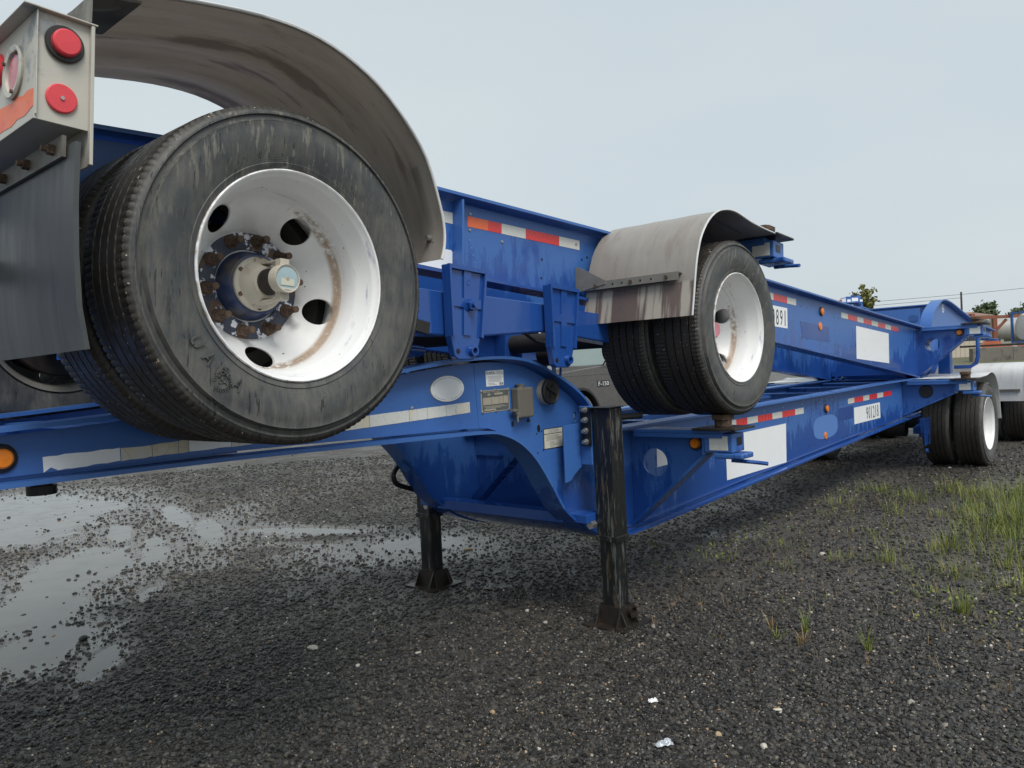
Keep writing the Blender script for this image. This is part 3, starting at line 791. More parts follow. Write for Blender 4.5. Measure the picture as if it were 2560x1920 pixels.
def build_chassis(name, label, loc, rot, sgn, gs, fender, mid_s, front_s, near_y, wheels, legs, marks):
    root = thing(name, label, "trailer", loc, rot, None)
    def pl(nm, mb, mat, parent=root, smooth=None, bevel=0.0):
        return place(nm, mb.mesh(nm, sgn, smooth), mat, parent, None, bevel)
    top = TOPL + shift(smooth_path(TOPG, 4), gs); bot = BOTL + shift(smooth_path(BOTG, 4), gs)
    # --- the two long rails
    for sd_ in (-1, 1):
        a, b = sorted((sd_ * (RW - 0.012), sd_ * RW))
        f0, f1 = sorted((sd_ * FL0, sd_ * FL1))
        inset_t = [(s, z - 0.013) for s, z in top]; inset_b = [(s, z + 0.013) for s, z in bot]
        web = [(p[0], p[1]) for p in inset_t] + inset_b[::-1]
        holes = []
        if sd_ < 0 and marks == 'lower':
            holes.append([(9.870 + u, 1.126 + w) for u, w in circle(0, 0, 0.014, 12, 0.030)])
        wv = MB().plate(web, a, b, 'y', holes)
        w = pl("frame_rail", wv, "blue_paint")
        pl("top_flange", MB().strip(top[::-1], f0, f1, 0.014), "blue_paint", w, 30)
        pl("bottom_flange", MB().strip(bot, f0, f1, 0.014), "blue_paint", w, 30)
        for s in (1.30, 5.0):
            zt = float(np.interp(s, *zip(*TOPL))); zb = float(np.interp(s, *zip(*BOTL)))
            if s > 2 or True:
                y0, y1 = sorted((sd_ * RW, sd_ * (FL1 - 0.004)))
                if s < 2: pl("stiffener", MB().box(s - 0.006, s + 0.006, y0, y1, zb + 0.001, zt - 0.014), "blue_paint", w)
    # --- cross members between the rails
    for s in list(np.arange(0.3, 8.9, 1.04)) + [front_s + 0.3]:
        zt = float(np.interp(s, *zip(*TOPL))) - 0.02
        m = MB().box(s - 0.035, s + 0.035, -RW + 0.013, RW - 0.013, zt - 0.012, zt).box(s - 0.005, s + 0.005, -RW + 0.013, RW - 0.013, zt - 0.15, zt - 0.012)
        pl("cross_member", m, "blue_paint")
    for k, s in enumerate((5.2, 6.45, 7.7)):
        zt = float(np.interp(s, *zip(*TOPL))) - 0.036
        e = 1 if k % 2 else -1
        pl("diagonal_strut", MB().bar((s - 0.55, e * 0.48, zt - 0.02), (s + 0.55, -e * 0.48, zt - 0.02), 0.055, 0.035), "blue_paint")
    g = gs
    pl("cross_member", MB().bar((9.95 + g, -0.50, 0.585), (9.95 + g, 0.50, 0.585), 0.10, 0.055), "blue_paint")
    pl("cross_member", MB().bar((9.45 + g, -0.50, 0.500), (9.45 + g, 0.50, 0.500), 0.12, 0.06), "blue_paint")
    pl("closing_plate", MB().plate([(9.60 + g, 0.50), (9.612 + g, 0.50), (9.612 + g, 1.0), (9.60 + g, 1.0)], -0.505, 0.505), "blue_paint")
    pl("diagonal_strut", MB().bar((9.70 + g, 0.45, 0.56), (10.1 + g, -0.40, 1.05), 0.06, 0.06), "blue_paint")
    for s in (10.35, 10.95, 11.6, 12.3, 12.62, 13.1):
        zt = float(np.interp(s, *zip(*TOPG))) - 0.03
        pl("cross_member", MB().box(s + g - 0.06, s + g + 0.06, -RW + 0.013, RW - 0.013, zt - 0.014, zt).box(s + g - 0.005, s + g + 0.005, -RW + 0.013, RW - 0.013, max(1.174, zt - 0.2), zt - 0.014), "blue_paint")
    pl("belly_plate", MB().strip(smooth_path(shift([(9.25, 0.4165), (9.49, 0.414), (9.66, 0.430), (9.78, 0.465), (9.90, 0.521), (9.98, 0.575)], gs), 4), -0.45, 0.45, 0.008), "blue_paint", smooth=40)
    pl("coupler_plate", MB().box(11.9 + g, 13.55 + g, -RW + 0.013, RW - 0.013, 1.160, 1.172), "blue_paint")
    kp = MB().cyl((12.39 + g, 0, 1.160), (12.39 + g, 0, 1.080), 0.036, n=20).cyl((12.39 + g, 0, 1.080), (12.39 + g, 0, 1.048), 0.050, n=20)
    pl("kingpin", kp, "black_steel")
    # --- bolsters with corner twist locks
    for bs, z_in, out, lift in ((front_s, 0.44, near_y[0], 0.0), (mid_s, 0.66, near_y[1], 0.035 if marks == 'upper' else 0.0)):
        for sd_ in (-1, 1):
            def yy(a, b): return sorted((sd_ * a, sd_ * b))
            za = float(np.interp(bs, *zip(*TOPL))) - 0.002 + lift
            tip = out - 0.03
            outer = [(RW + 0.002, za - 0.02), (tip - 0.12, za - 0.02), (tip - 0.12, za - 0.135), (RW + 0.002, z_in)]
            outer = [(sd_ * p, q) for p, q in outer]
            hz = za - 0.205
            hole = [circle(sd_ * (RW + 0.165), hz, 0.083, 28)] if marks_hole(bs, front_s, marks) else []
            arm = pl("bolster_arm", MB().plate(outer, bs - 0.006, bs + 0.006, 'x', hole), "blue_paint")
            if hole and marks == 'upper': pl("arm_tube", MB().lathe([(bs - 0.004, 0.0835), (bs - 0.004, 0.089), (bs + 0.22, 0.089), (bs + 0.22, 0.0835)], 28, (0, sd_ * (RW + 0.165), hz), 'x', True), "blue_paint", arm, 40)
            tf = yy(FL1 + 0.003, tip)
            pl("arm_top_flange", MB().box(bs - 0.085, bs + 0.085, tf[0], tf[1], za - 0.020, za - 0.001), "blue_paint", arm, bevel=0.003)
            lip = MB().box(bs + 0.075, bs + 0.085, tf[0], tf[1], za - 0.045, za - 0.021).box(bs - 0.085, bs - 0.075, tf[0], tf[1], za - 0.045, za - 0.021)
            pl("arm_lip", lip, "blue_paint", arm)
            br = MB().bar((bs, sd_ * (RW + 0.01), z_in - 0.006), (bs, sd_ * (tip - 0.122), za - 0.141), 0.11, 0.014, (0, 0, 1))
            pl("arm_brace", br, "blue_paint", arm)
            ev = yy(tip - 0.128, tip - 0.118)
            pl("end_stiffener", MB().box(bs - 0.07, bs + 0.07, ev[0], ev[1], za - 0.14, za - 0.021), "blue_paint", arm)
            cy = yy(tip - 0.115, tip + 0.055)
            cb = MB().box(bs - 0.075, bs + 0.075, cy[0], cy[1], za - 0.125, za - 0.022)
            pl("corner_block", cb, "blue_paint", arm, bevel=0.006)
            py = yy(tip - 0.16, tip + 0.10)
            pl("corner_plate", MB().box(bs - 0.125, bs + 0.125, py[0], py[1], za - 0.001, za + 0.012), "dark_rusty_steel", arm, bevel=0.003)
            ty = sd_ * (tip - 0.03)
            tw = MB().cyl((bs, ty, za + 0.012), (bs, ty, za + 0.052), 0.047, 0.047, 20)
            tw.plate([(bs + u, ty + w) for u, w in ((-0.062, -0.03), (-0.04, -0.047), (0.04, -0.047), (0.062, -0.03), (0.062, 0.03), (0.04, 0.047), (-0.04, 0.047), (-0.062, 0.03))], za + 0.052, za + 0.082, 'z')
            pl("twist_lock", tw, "rusty_steel", arm, bevel=0.004)
            for f_ in (-1, 1):
                wt = yy(tip - 0.08, tip + 0.030)
                x0, x1 = sorted((bs + f_ * 0.0755, bs + f_ * 0.0775))
                pl("white_reflector", MB().box(x0, x1, wt[0], wt[1], za - 0.112, za - 0.034), "reflector_white", arm)
            x0 = bs - 0.03
            sl = yy(tip + 0.0555, tip + 0.0565)
            pl("lock_slot", MB().box(bs - 0.045, bs + 0.02, sl[0], sl[1], za - 0.09, za - 0.045), "black_steel", arm)
            lt = yy(tip - 0.05, tip + 0.115)
            pl("lock_base", MB().box(bs - 0.06, bs + 0.085, lt[0], lt[1], za - 0.158, za - 0.128), "blue_paint", arm, bevel=0.008)
            pl("lock_lever", MB().tube([(bs + 0.02, sd_ * (tip + 0.02), za - 0.172), (bs - 0.02, sd_ * (tip + 0.13), za - 0.182), (bs - 0.05, sd_ * (tip + 0.20), za - 0.192)], 0.011, 8), "blue_paint", arm, 40)
            if bs == mid_s:
                for f_ in (-1, 1):
                    dx = bs + f_ * 0.0075
                    pl("rubber_bung", MB().cyl((dx, sd_ * (RW + 0.245), za - 0.125), (dx + f_ * 0.012, sd_ * (RW + 0.245), za - 0.125), 0.073, 0.066, 28), "black_rubber", arm, 40)
            if bs == front_s:
                for f_ in (-1, 1):
                    dx = bs + f_ * 0.006
                    lamp = pl("arm_lamp_seat", MB().cyl((dx, sd_ * (tip - 0.195), za - 0.082), (dx + f_ * 0.016, sd_ * (tip - 0.195), za - 0.082), 0.040, n=24), "black_rubber", arm, 40)
                    pl("arm_lamp", MB().cyl((dx + f_ * 0.016, sd_ * (tip - 0.195), za - 0.082), (dx + f_ * 0.032, sd_ * (tip - 0.195), za - 0.082), 0.031, 0.026, 24), "amber_lens", arm, 40)
    # --- tail beam with light boxes and mud flaps
    pl("tail_beam", MB().box(-0.555, -0.50, -0.5, 0.5, 0.70, 0.90), "blue_paint", bevel=0.004)
    for sd_ in (-1, 1):
        def yy(a, b): return sorted((sd_ * a, sd_ * b))
        bx = MB(); o_, i_ = yy(1.208, 0.45), yy(1.203, 0.45)
        # folded sheet box, open below: rear face, outer face, top hood
        bx.box(-0.684, -0.680, o_[0], o_[1], 0.684, 0.931)
        of = yy(1.212, 1.208); bx.box(-0.684, -0.566, of[0], of[1], 0.682, 0.932)
        tf = yy(1.228, 0.45); bx.box(-0.712, -0.556, tf[0], tf[1], 0.932, 0.936)
        lf = yy(1.226, 1.212); bx.box(-0.570, -0.562, lf[0], lf[1], 0.600, 0.932)
        bx.box(-0.566, -0.562, *yy(1.212, 0.45), 0.60, 0.932)
        bx.box(-0.6795, -0.5665, *yy(1.2075, 0.45), 0.694, 0.697)
        ll = yy(1.222, 1.212); bx.box(-0.684, -0.6815, ll[0], ll[1], 0.69, 0.93)
        box = pl("light_box", bx, "light_box_paint", bevel=0.0015)
        if sd_ < 0 and marks == 'upper' or sd_ < 0:
            y = -1.212
            pl("lamp_grommet", MB().lathe([(0, 0.0), (0, 0.039), (-0.006, 0.043), (-0.010, 0.040), (-0.010, 0.030)], 32, (-0.625, y, 0.869)), "black_rubber", box, 35)
            pl("side_lamp", MB().lathe([(-0.002, 0.031), (-0.022, 0.0305), (-0.025, 0.027), (-0.026, 0.0)], 32, (-0.625, y, 0.869)), "red_lens", box, 35)
            pl("side_reflector", MB().lathe([(0, 0.0335), (-0.006, 0.0335), (-0.008, 0.031), (-0.009, 0.0)], 32, (-0.629, y, 0.741)), "red_lens", box, 35)
            pl("reflector_screw", MB().cyl((-0.629, y - 0.009, 0.741), (-0.629, y - 0.012, 0.741), 0.0045, n=10), "zinc_bolt", box)
            x = -0.684
            pl("oval_lamp_ring", MB().lathe([(0, 0.062), (-0.006, 0.065), (-0.010, 0.060), (-0.008, 0.047), (0, 0.045)], 36, (x, -1.075, 0.824), 'x'), "light_box_paint", box, 35)
            pl("oval_lamp", MB().lathe([(-0.001, 0.047), (-0.004, 0.03), (-0.006, 0.0)], 32, (x, -1.075, 0.824), 'x'), "faded_red_lens", box, 35)
            for a in (0.6, 2.5, 4.4):
                pl("lamp_screw", MB().cyl((x - 0.006, -1.075 + 0.055 * math.cos(a), 0.824 + 0.055 * math.sin(a)), (x - 0.015, -1.075 + 0.055 * math.cos(a), 0.824 + 0.055 * math.sin(a)), 0.005, n=8), "rusty_steel", box)
            pl("rear_reflector", MB().lathe([(0, 0.042), (-0.016, 0.042), (-0.02, 0.036), (-0.021, 0.0)], 32, (x, -0.955, 0.862), 'x'), "red_lens", box, 35)
            tp = [(-1.206, 0.712), (-1.206, 0.752), (-1.17, 0.757), (-1.135, 0.752), (-1.10, 0.760), (-1.05, 0.757), (-0.98, 0.763), (-0.80, 0.768), (-0.80, 0.708), (-0.95, 0.704), (-1.06, 0.699), (-1.10, 0.706), (-1.15, 0.702)]
            pl("reflective_tape", MB().plate(tp, x - 0.0008, x - 0.0002, 'x'), "reflector_orange", box)
        fl = MB(); yo = yy(1.250, 0.55)
        prof = [(-0.598, 0.640), (-0.600, 0.50), (-0.597, 0.38), (-0.588, 0.26), (-0.570, 0.165)]
        flap = pl("mud_flap", MB().strip(prof, yo[0], yo[1], 0.012), "flap_rubber", smooth=40)
        fb = yy(1.203, 0.55)
        pl("flap_bar", MB().box(-0.622, -0.613, fb[0], fb[1], 0.612, 0.662), "bracket_steel_and_shade", flap)  # darker steel paints the shade under the light box
        for yb in (0.62, 0.80, 0.98, 1.15):
            pl("flap_bolt", MB().cyl((-0.622, sd_ * yb, 0.637), (-0.638, sd_ * yb, 0.637), 0.013, n=6).cyl((-0.638, sd_ * yb, 0.637), (-0.650, sd_ * yb, 0.637), 0.007, n=8), "rusty_steel", flap)
    # --- axles, suspension, wheels
    for i, (s, z, hk, sp) in enumerate(wheels):
        pl("axle", MB().cyl((s, -0.93, z), (s, 0.93, z), 0.064, n=20), "axle_grime", smooth=40)
        for sd_ in (-1, 1):
            pl("brake_drum", MB().lathe([(sd_ * 0.615, 0.0), (sd_ * 0.615, 0.225), (sd_ * 0.635, 0.232), (sd_ * 0.635, 0.21), (sd_ * 0.84, 0.21), (sd_ * 0.85, 0.0)], 36, (s, 0, z)), "dark_rusty_steel", smooth=35)
            pl("brake_chamber", MB().cyl((s + 0.20, sd_ * 0.36, z - 0.06), (s + 0.20, sd_ * 0.20, z - 0.06), 0.085, n=20), "axle_grime", smooth=35)
            pl("axle_seat", MB().box(s - 0.09, s + 0.09, sd_ * 0.52 - 0.06, sd_ * 0.52 + 0.06, z - 0.10, z + 0.13), "blue_paint", bevel=0.004)
            for e in (-1, 1):
                pl("u_bolt", MB().tube([(s + e * 0.055, sd_ * 0.47, z + 0.15), (s + e * 0.055, sd_ * 0.47, z - 0.17)], 0.011, 8), "blue_paint")
            add_wheel(root, sgn * s, sd_ * WHEEL_Y[name], z, sd_, i == 0, hk if sd_ < 0 else 'plain', sp)
    for s in (-0.86, 1.182, 1.873, 3.62):
        for sd_ in (-1, 1):
            zt = float(np.interp(s, *zip(*BOTL))) - 0.004
            def yy(a, b): return sorted((sd_ * a, sd_ * b))
            w0, w1 = 0.118, 0.072
            dz = zt - 0.655; hk_ = 0.55 if s > 3 else 1.0
            body = [(s - w0, zt), (s + w0, zt), (s + 0.094, 0.36 + dz), (s + 0.066, 0.262 + dz), (s + 0.045, 0.248 + dz), (s - 0.045, 0.244 + dz), (s - 0.068, 0.258 + dz), (s - 0.094, 0.345 + dz)]
            y0, y1 = yy(0.688, 0.725)
            body = [(p, zt - (zt - q) * hk_) for p, q in body]
            h = pl("spring_hanger", MB().plate(body, y0, y1), "blue_paint", bevel=0.004)
            yb = yy(0.7255, 0.741)
            rim_ = [(s - w0, zt), (s - w0 + 0.016, zt - 0.016), (s - 0.076, 0.362 + dz), (s + 0.076, 0.362 + dz), (s + w0 - 0.016, zt - 0.016), (s - w0 + 0.016, zt - 0.016)]
            fr = MB()
            fr.plate([(s - w0, zt), (s + w0, zt), (s + w0 - 0.014, zt - 0.018), (s - w0 + 0.014, zt - 0.018)], yb[0], yb[1])
            fr.plate([(s - w0, zt - 0.001), (s - w0 + 0.013, zt - 0.0185), (s - 0.080, 0.350 + dz), (s - 0.094, 0.345 + dz)], yb[0], yb[1])
            fr.plate([(s + w0, zt - 0.001), (s + w0 - 0.013, zt - 0.0185), (s + 0.080, 0.350 + dz), (s + 0.094, 0.345 + dz)], yb[0], yb[1])
            pl("hanger_border", fr, "blue_paint", h)
            yc = yy(0.7255, 0.733)
            ribs = MB().box(s - 0.022, s + 0.022, yc[0], yc[1], 0.352 + dz, zt - 0.02).box(s - 0.090, s + 0.090, yc[0] + 0.0005, yc[1] - 0.0005, 0.475 + dz, 0.515 + dz)
            pl("hanger_rib", ribs, "blue_paint", h)
            bp = yy(0.733, 0.752); bq = yy(0.752, 0.772)
            if s < 1.5:
                pl("hanger_bolt", MB().cyl((s + 0.012, sd_ * 0.733, 0.487 + dz), (s + 0.012, sd_ * 0.737, 0.487 + dz), 0.031, n=24).cyl((s + 0.012, sd_ * 0.737, 0.487 + dz), (s + 0.012, sd_ * 0.757, 0.487 + dz), 0.026, n=6).cyl((s + 0.012, sd_ * 0.757, 0.487 + dz), (s + 0.012, sd_ * 0.775, 0.487 + dz), 0.013, n=14), "blue_paint", h, 30)
            pl("pivot_boss", MB().lathe([(0.0, 0.014), (0.022 * sd_, 0.014), (0.022 * sd_, 0.022), (0.0, 0.025)], 24, (s + 0.036, sd_ * 0.725, 0.286 + dz)), "blue_paint", h, 30)
            pl("pivot_hole", MB().cyl((s - 0.05, sd_ * 0.725, 0.280 + dz), (s - 0.05, sd_ * 0.7262, 0.280 + dz), 0.012, n=16).cyl((s + 0.036, sd_ * 0.725, 0.286 + dz), (s + 0.036, sd_ * 0.727, 0.286 + dz), 0.0145, n=16), "black_steel", h)
            pl("hanger_number", MB().box(s - 0.012, s + 0.020, *yy(0.733, 0.7335), 0.555 + dz, 0.558 + dz).tube([(s + 0.004 + 0.009 * math.cos(t), sd_ * 0.7332, 0.585 + dz + 0.011 * math.sin(t)) for t in np.linspace(0.7, 5.6, 10)], 0.0016, 5), "blue_paint", h)
    for sd_ in (-1, 1):
        y0, y1 = sorted((sd_ * 0.565, sd_ * 0.672))
        pl("spring_beam", MB().plate([(0.10, 0.56), (1.10, 0.545), (1.125, 0.352), (0.55, 0.345), (0.10, 0.36)], y0, y1), "blue_paint", bevel=0.008)
        pl("spring_beam", MB().plate([(1.20, 0.556), (1.815, 0.563), (1.82, 0.425), (1.33, 0.365), (1.20, 0.365)], *sorted((sd_ * 0.565, sd_ * 0.668))), "blue_paint", bevel=0.008)
        pl("spring_beam", MB().plate([(1.93, 0.56), (3.0, 0.55), (3.55, 0.50), (3.55, 0.42), (2.9, 0.38), (1.93, 0.42)], *sorted((sd_ * 0.565, sd_ * 0.668))), "blue_paint", bevel=0.008)
        pl("leaf_spring", MB().strip([(-0.8, 0.40), (-0.3, 0.50), (0.0, 0.53), (0.5, 0.47), (1.0, 0.40)], *sorted((sd_ * 0.63, sd_ * 0.69)), 0.05), "axle_grime")
        # air tank and lines between the axles, in the dark below the rails
    pl("air_tank", MB().cyl((1.55, -0.36, 0.50), (1.55, 0.36, 0.50), 0.14, n=28), "axle_grime", smooth=40)
    pl("equaliser_bar", MB().tube([(0.75, -0.50, 0.30), (1.15, -0.46, 0.30), (1.2, -0.2, 0.30), (1.2, 0.3, 0.30)], 0.025, 10), "blue_paint", smooth=40)
    for k_, pth in enumerate(([(0.15, -0.30, 0.62), (0.45, -0.42, 0.50), (0.75, -0.40, 0.52), (0.95, -0.44, 0.62)], [(2.6, -0.30, 0.60), (2.25, -0.44, 0.44), (2.0, -0.44, 0.40), (1.75, -0.40, 0.58)], [(0.62, -0.47, 0.64), (0.66, -0.50, 0.45), (0.72, -0.48, 0.30)], [(2.05, -0.56, 0.63), (2.12, -0.60, 0.50), (2.25, -0.58, 0.42), (2.42, -0.56, 0.47)])):
        sp = [Vector(p) for p in pth]; Q = []
        for i in range(len(sp) - 1):
            a_, b_, c_, d_ = sp[max(0, i - 1)], sp[i], sp[i + 1], sp[min(len(sp) - 1, i + 2)]
            for u in (0, .25, .5, .75): Q.append(tuple(0.5 * ((2 * b_) + (c_ - a_) * u + (2 * a_ - 5 * b_ + 4 * c_ - d_) * u * u + (3 * b_ - a_ - 3 * c_ + d_) * u ** 3)))
        Q.append(tuple(sp[-1]))
        pl("air_hose", MB().tube(Q, 0.010, 8), "black_rubber", smooth=60)
    # --- fenders
    FA = [(0.545, 0.535), (0.556, 0.58), (0.556, 0.64), (0.535, 0.72), (0.475, 0.86), (0.385, 0.96), (0.27, 1.045), (0.14, 1.098), (0.01, 1.120), (-0.14, 1.113), (-0.32, 1.080), (-0.44, 1.050), (-0.565, 1.005)]
    if marks == 'lower':
        FA = [(0.600, 0.600), (0.602, 0.70), (0.602, 0.80), (0.600, 0.90), (0.585, 0.99), (0.54, 1.06), (0.45, 1.105), (0.30, 1.122), (0.12, 1.126), (-0.14, 1.113), (-0.32, 1.080), (-0.44, 1.050), (-0.565, 1.005)]
    FB = [(2.255, 0.500), (2.272, 0.60), (2.298, 0.76), (2.325, 0.85), (2.361, 0.926), (2.436, 1.013), (2.53, 1.074), (2.631, 1.104), (2.72, 1.113), (2.80, 1.108), (2.95, 1.090), (3.15, 1.082), (3.45, 1.080)]
    for sd_ in (-1, 1):
        def yy(a, b): return sorted((sd_ * a, sd_ * b))
        ym = 1.243 if marks == 'upper' else 1.215
        for nm_, prof, hub_end in (("rear", FA, 0), ("front", FB, 0)):
            P = smooth_path(prof, 3)
            if nm_ == "front": P = [(s, z + (0.0 if marks == 'upper' else -0.035 * min(1, max(0, (z - 0.5) / 0.5)))) for s, z in P]
            m = MB(); ns = 46 if nm_ == 'rear' else 16
            n = len(P)
            ys = [0.57 + (ym - 0.57) * i / (ns - 1) for i in range(ns)]
            v = []
            cen = (0.0 if nm_ == "rear" else 2.84, 0.42)
            for off in (0.0, 0.005):
                for s, z in P:
                    for q, y in enumerate(ys):
                        t = (y - 0.57) / (ym - 0.57)
                        rib = 0.0045 * math.sin(t * math.pi * 6) * (0.15 if marks == 'lower' else 2.0 if nm_ == "rear" else 0.25) * min(1, t * 8, (1 - t) * 8)
                        d = Vector((s - cen[0], z - cen[1])).normalized() * (rib - off)
                        v.append((s + d.x, sd_ * y, z + d.y))
            f = []
            L = n * ns
            for i in range(n - 1):
                for j in range(ns - 1):
                    a = i * ns + j; f.append((a, a + 1, a + ns + 1, a + ns)); f.append((L + a, L + a + ns, L + a + ns + 1, L + a + 1))
            bl = [i * ns for i in range(n)]; br_ = [i * ns + ns - 1 for i in range(n)]
            for ch in (bl, br_, list(range(ns)), list(range((n - 1) * ns, n * ns))):
                for a, b in zip(ch[:-1], ch[1:]): f.append((a, b, L + b, L + a))
            m.add(v, f)
            fd = pl("fender", m, fender if nm_ == "rear" else fender + "_plate", smooth=50)
            # rolled lip along the outer edge
            lip = [(s, sd_ * (ym + 0.001), z) for s, z in P]
            pl("fender_lip", MB().tube(lip, 0.0055, 6), "white_fender_plastic", fd, 60)
            if nm_ == "rear":
                st = [(p[0] - 0.008, p[1]) for p in P[3:12]]
                y0, y1 = yy(ym - 0.075, ym - 0.045)
                pl("fender_strap", MB().strip([(0.547, 0.600), (0.548, 0.64), (0.531, 0.72), (0.475, 0.845)], y0, y1, 0.005), fender, fd)
                pl("strap_bolt", MB().cyl((0.546, sd_ * (ym - 0.06), 0.615), (0.528, sd_ * (ym - 0.06), 0.615), 0.011, 0.009, 10), "zinc_bolt", fd, 35)
                pl("fender_bracket", MB().strip([(-0.575, 0.94), (-0.572, 1.008), (-0.50, 1.026), (-0.455, 1.036)], *yy(ym - 0.02, 0.98), 0.006), "galvanised_steel", fd)
                # front bracket bar with its tie to the rail
                pl("bracket_bar", MB().box(0.6035, 0.630, *yy(RW + 0.02, ym - 0.05), 0.735, 0.765) if marks == 'lower' else MB().bar((0.566, sd_ * 0.60, 0.68), (0.566, sd_ * 0.62, 0.68), 0.01, 0.03), "bracket_steel_and_shade", fd)
            else:
                # angle iron bracket across the back of the fender, with holes and a gusset plate at the rail
                a0, a1 = yy(ym - 0.075, RW + 0.002)
                zc = 0.712
                xs = 2.275
                pl("bracket_angle", MB().box(xs - 0.026, xs - 0.021, a0, a1, zc - 0.024, zc + 0.018).box(xs - 0.0208, xs + 0.016, a0, a1, zc + 0.0130, zc + 0.018), "galvanised_steel", fd)
                gy0, gy1 = RW + 0.002, RW + 0.008
                pl("bracket_gusset", MB().plate([(sd_ * (RW + 0.003), zc - 0.03), (sd_ * (RW + 0.003), zc + 0.115), (sd_ * (RW + 0.03), zc + 0.112), (sd_ * (RW + 0.205), zc + 0.0195), (sd_ * (RW + 0.205), zc - 0.0)], xs - 0.0305, xs - 0.0265, 'x'), "galvanised_steel", fd)
                for k_, yb in enumerate((0.66, 0.77, 0.83, 0.885, 0.945, 1.01, 1.10)):
                    if yb < ym - 0.09:
                        pl("bracket_bolt" if k_ % 3 == 0 else "bracket_hole", MB().cyl((xs - 0.0262, sd_ * yb, zc - 0.004), (xs - (0.034 if k_ % 3 == 0 else 0.0272), sd_ * yb, zc - 0.004), 0.010 if k_ % 3 == 0 else 0.0055, n=10), "rusty_steel" if k_ % 3 == 0 else "black_steel", fd)
    if legs: build_legs(root, pl, g)
    return root, pl

def marks_hole(bs, front_s, marks): return bs == front_s

def build_legs(root, pl, g):
    for sd_ in (-1, 1):
        def yy(a, b): return sorted((sd_ * a, sd_ * b))
        y0, y1 = yy(0.668, 0.790)
        x0, x1 = 9.808, 9.922
        leg = pl("landing_leg", MB().box(x0, x1, y0, y1, 0.475, 1.178), "worn_black_steel", bevel=0.006)
        pl("leg_collar", MB().box(x0 - 0.007, x1 + 0.007, y0 - 0.007, y1 + 0.007, 0.462, 0.492), "worn_black_steel", leg, bevel=0.003)
        pl("inner_leg", MB().box(x0 + 0.008, x1 - 0.008, y0 + 0.008, y1 - 0.008, 0.03, 0.47), "worn_black_steel", leg, bevel=0.005)
        pl("leg_cap", MB().box(x0 - 0.012, x1 + 0.016, y0 - 0.004, y1 + 0.012, 1.178, 1.183), "black_steel", leg)
        f0, f1 = yy(0.587, 0.868)
        ft = pl("foot_plate", MB().box(9.718, 9.992, f0, f1, 0.004, 0.014), "dark_rusty_steel", leg)
        cx, cy = (x0 + x1) / 2, sd_ * 0.729
        gus = MB()
        for e in (-1, 1):
            ya, yb = sorted((cy + e * 0.0640, cy + e * 0.0720))
            gus.plate([(9.752, 0.0142), (9.968, 0.0142), (9.920, 0.115), (9.80, 0.115)], ya, yb)
        for xx in (x1 - 0.004, x0 - 0.004):
            gus.plate([(cy - 0.108, 0.0142), (cy + 0.108, 0.0142), (cy + 0.060, 0.115), (cy - 0.060, 0.115)], xx, xx + 0.008, 'x')
        pl("foot_gusset", gus, "dark_rusty_steel", leg)
        yo = sd_ * 0.802
        pl("foot_pin", MB().lathe([(0, 0.0), (0.0, 0.034), (sd_ * 0.022, 0.034), (sd_ * 0.022, 0.024), (sd_ * 0.006, 0.022), (sd_ * 0.006, 0.0)], 28, (9.835, yo - sd_ * 0.0005, 0.078)), "dark_rusty_steel", leg, 35)
        # bolted mounting flange and the crank stub
        m0, m1 = yy(0.606, 0.668)
        mt = pl("leg_flange", MB().box(9.928, 9.940, m0, m1, 0.975, 1.183), "black_steel", leg)
        for z in (0.998, 1.057, 1.116, 1.172):
            pl("flange_bolt", MB().cyl((9.940, sd_ * 0.640, z), (9.944, sd_ * 0.640, z), 0.017, n=20).cyl((9.944, sd_ * 0.640, z), (9.958, sd_ * 0.640, z), 0.0145, n=6).cyl((9.958, sd_ * 0.640, z), (9.972, sd_ * 0.640, z), 0.009, n=12), "zinc_bolt", leg, 30)
        pl("crank_stub", MB().cyl((9.80, sd_ * 0.76, 1.12), (9.64, sd_ * 0.80, 1.118), 0.018, n=14), "black_steel", leg, 40)
        # blue folded bracket welded to the gooseneck rail
        bk = [(9.79, 1.183), (9.79, 0.872), (9.871, 0.864), (9.936, 0.853), (9.985, 0.825), (10.02, 0.797), (10.069, 0.790), (10.065, 1.095), (9.905, 1.098), (9.88, 1.183)]
        b0, b1 = yy(0.578, 0.588)
        lb = pl("leg_bracket", MB().plate(bk, b0, b1), "blue_paint", leg, bevel=0.002)
        pl("bracket_fold", MB().box(9.900, 9.927, *yy(0.5885, 0.664), 0.870, 1.190), "blue_paint", leg, bevel=0.004)
        pl("lower_brace", MB().box(9.86, 10.0, *yy(0.523, 0.66), 0.565, 0.61), "blue_paint", leg, bevel=0.003)
        pl("brace_bolt", MB().cyl((9.925, sd_ * 0.655, 0.55), (9.965, sd_ * 0.655, 0.55), 0.022, n=6), "zinc_bolt", leg)
    # bent black crank handle on the far leg
    H = [(10.06, 0.66), (10.09, 0.678), (10.216, 0.726), (10.245, 0.745), (10.259, 0.774), (10.256, 0.81), (10.208, 0.862), (10.19, 0.90)]
    pl("crank_handle", MB().tube([(s, 0.60, z) for s, z in smooth_path(H, 3)], 0.016, 10), "black_steel", smooth=40)
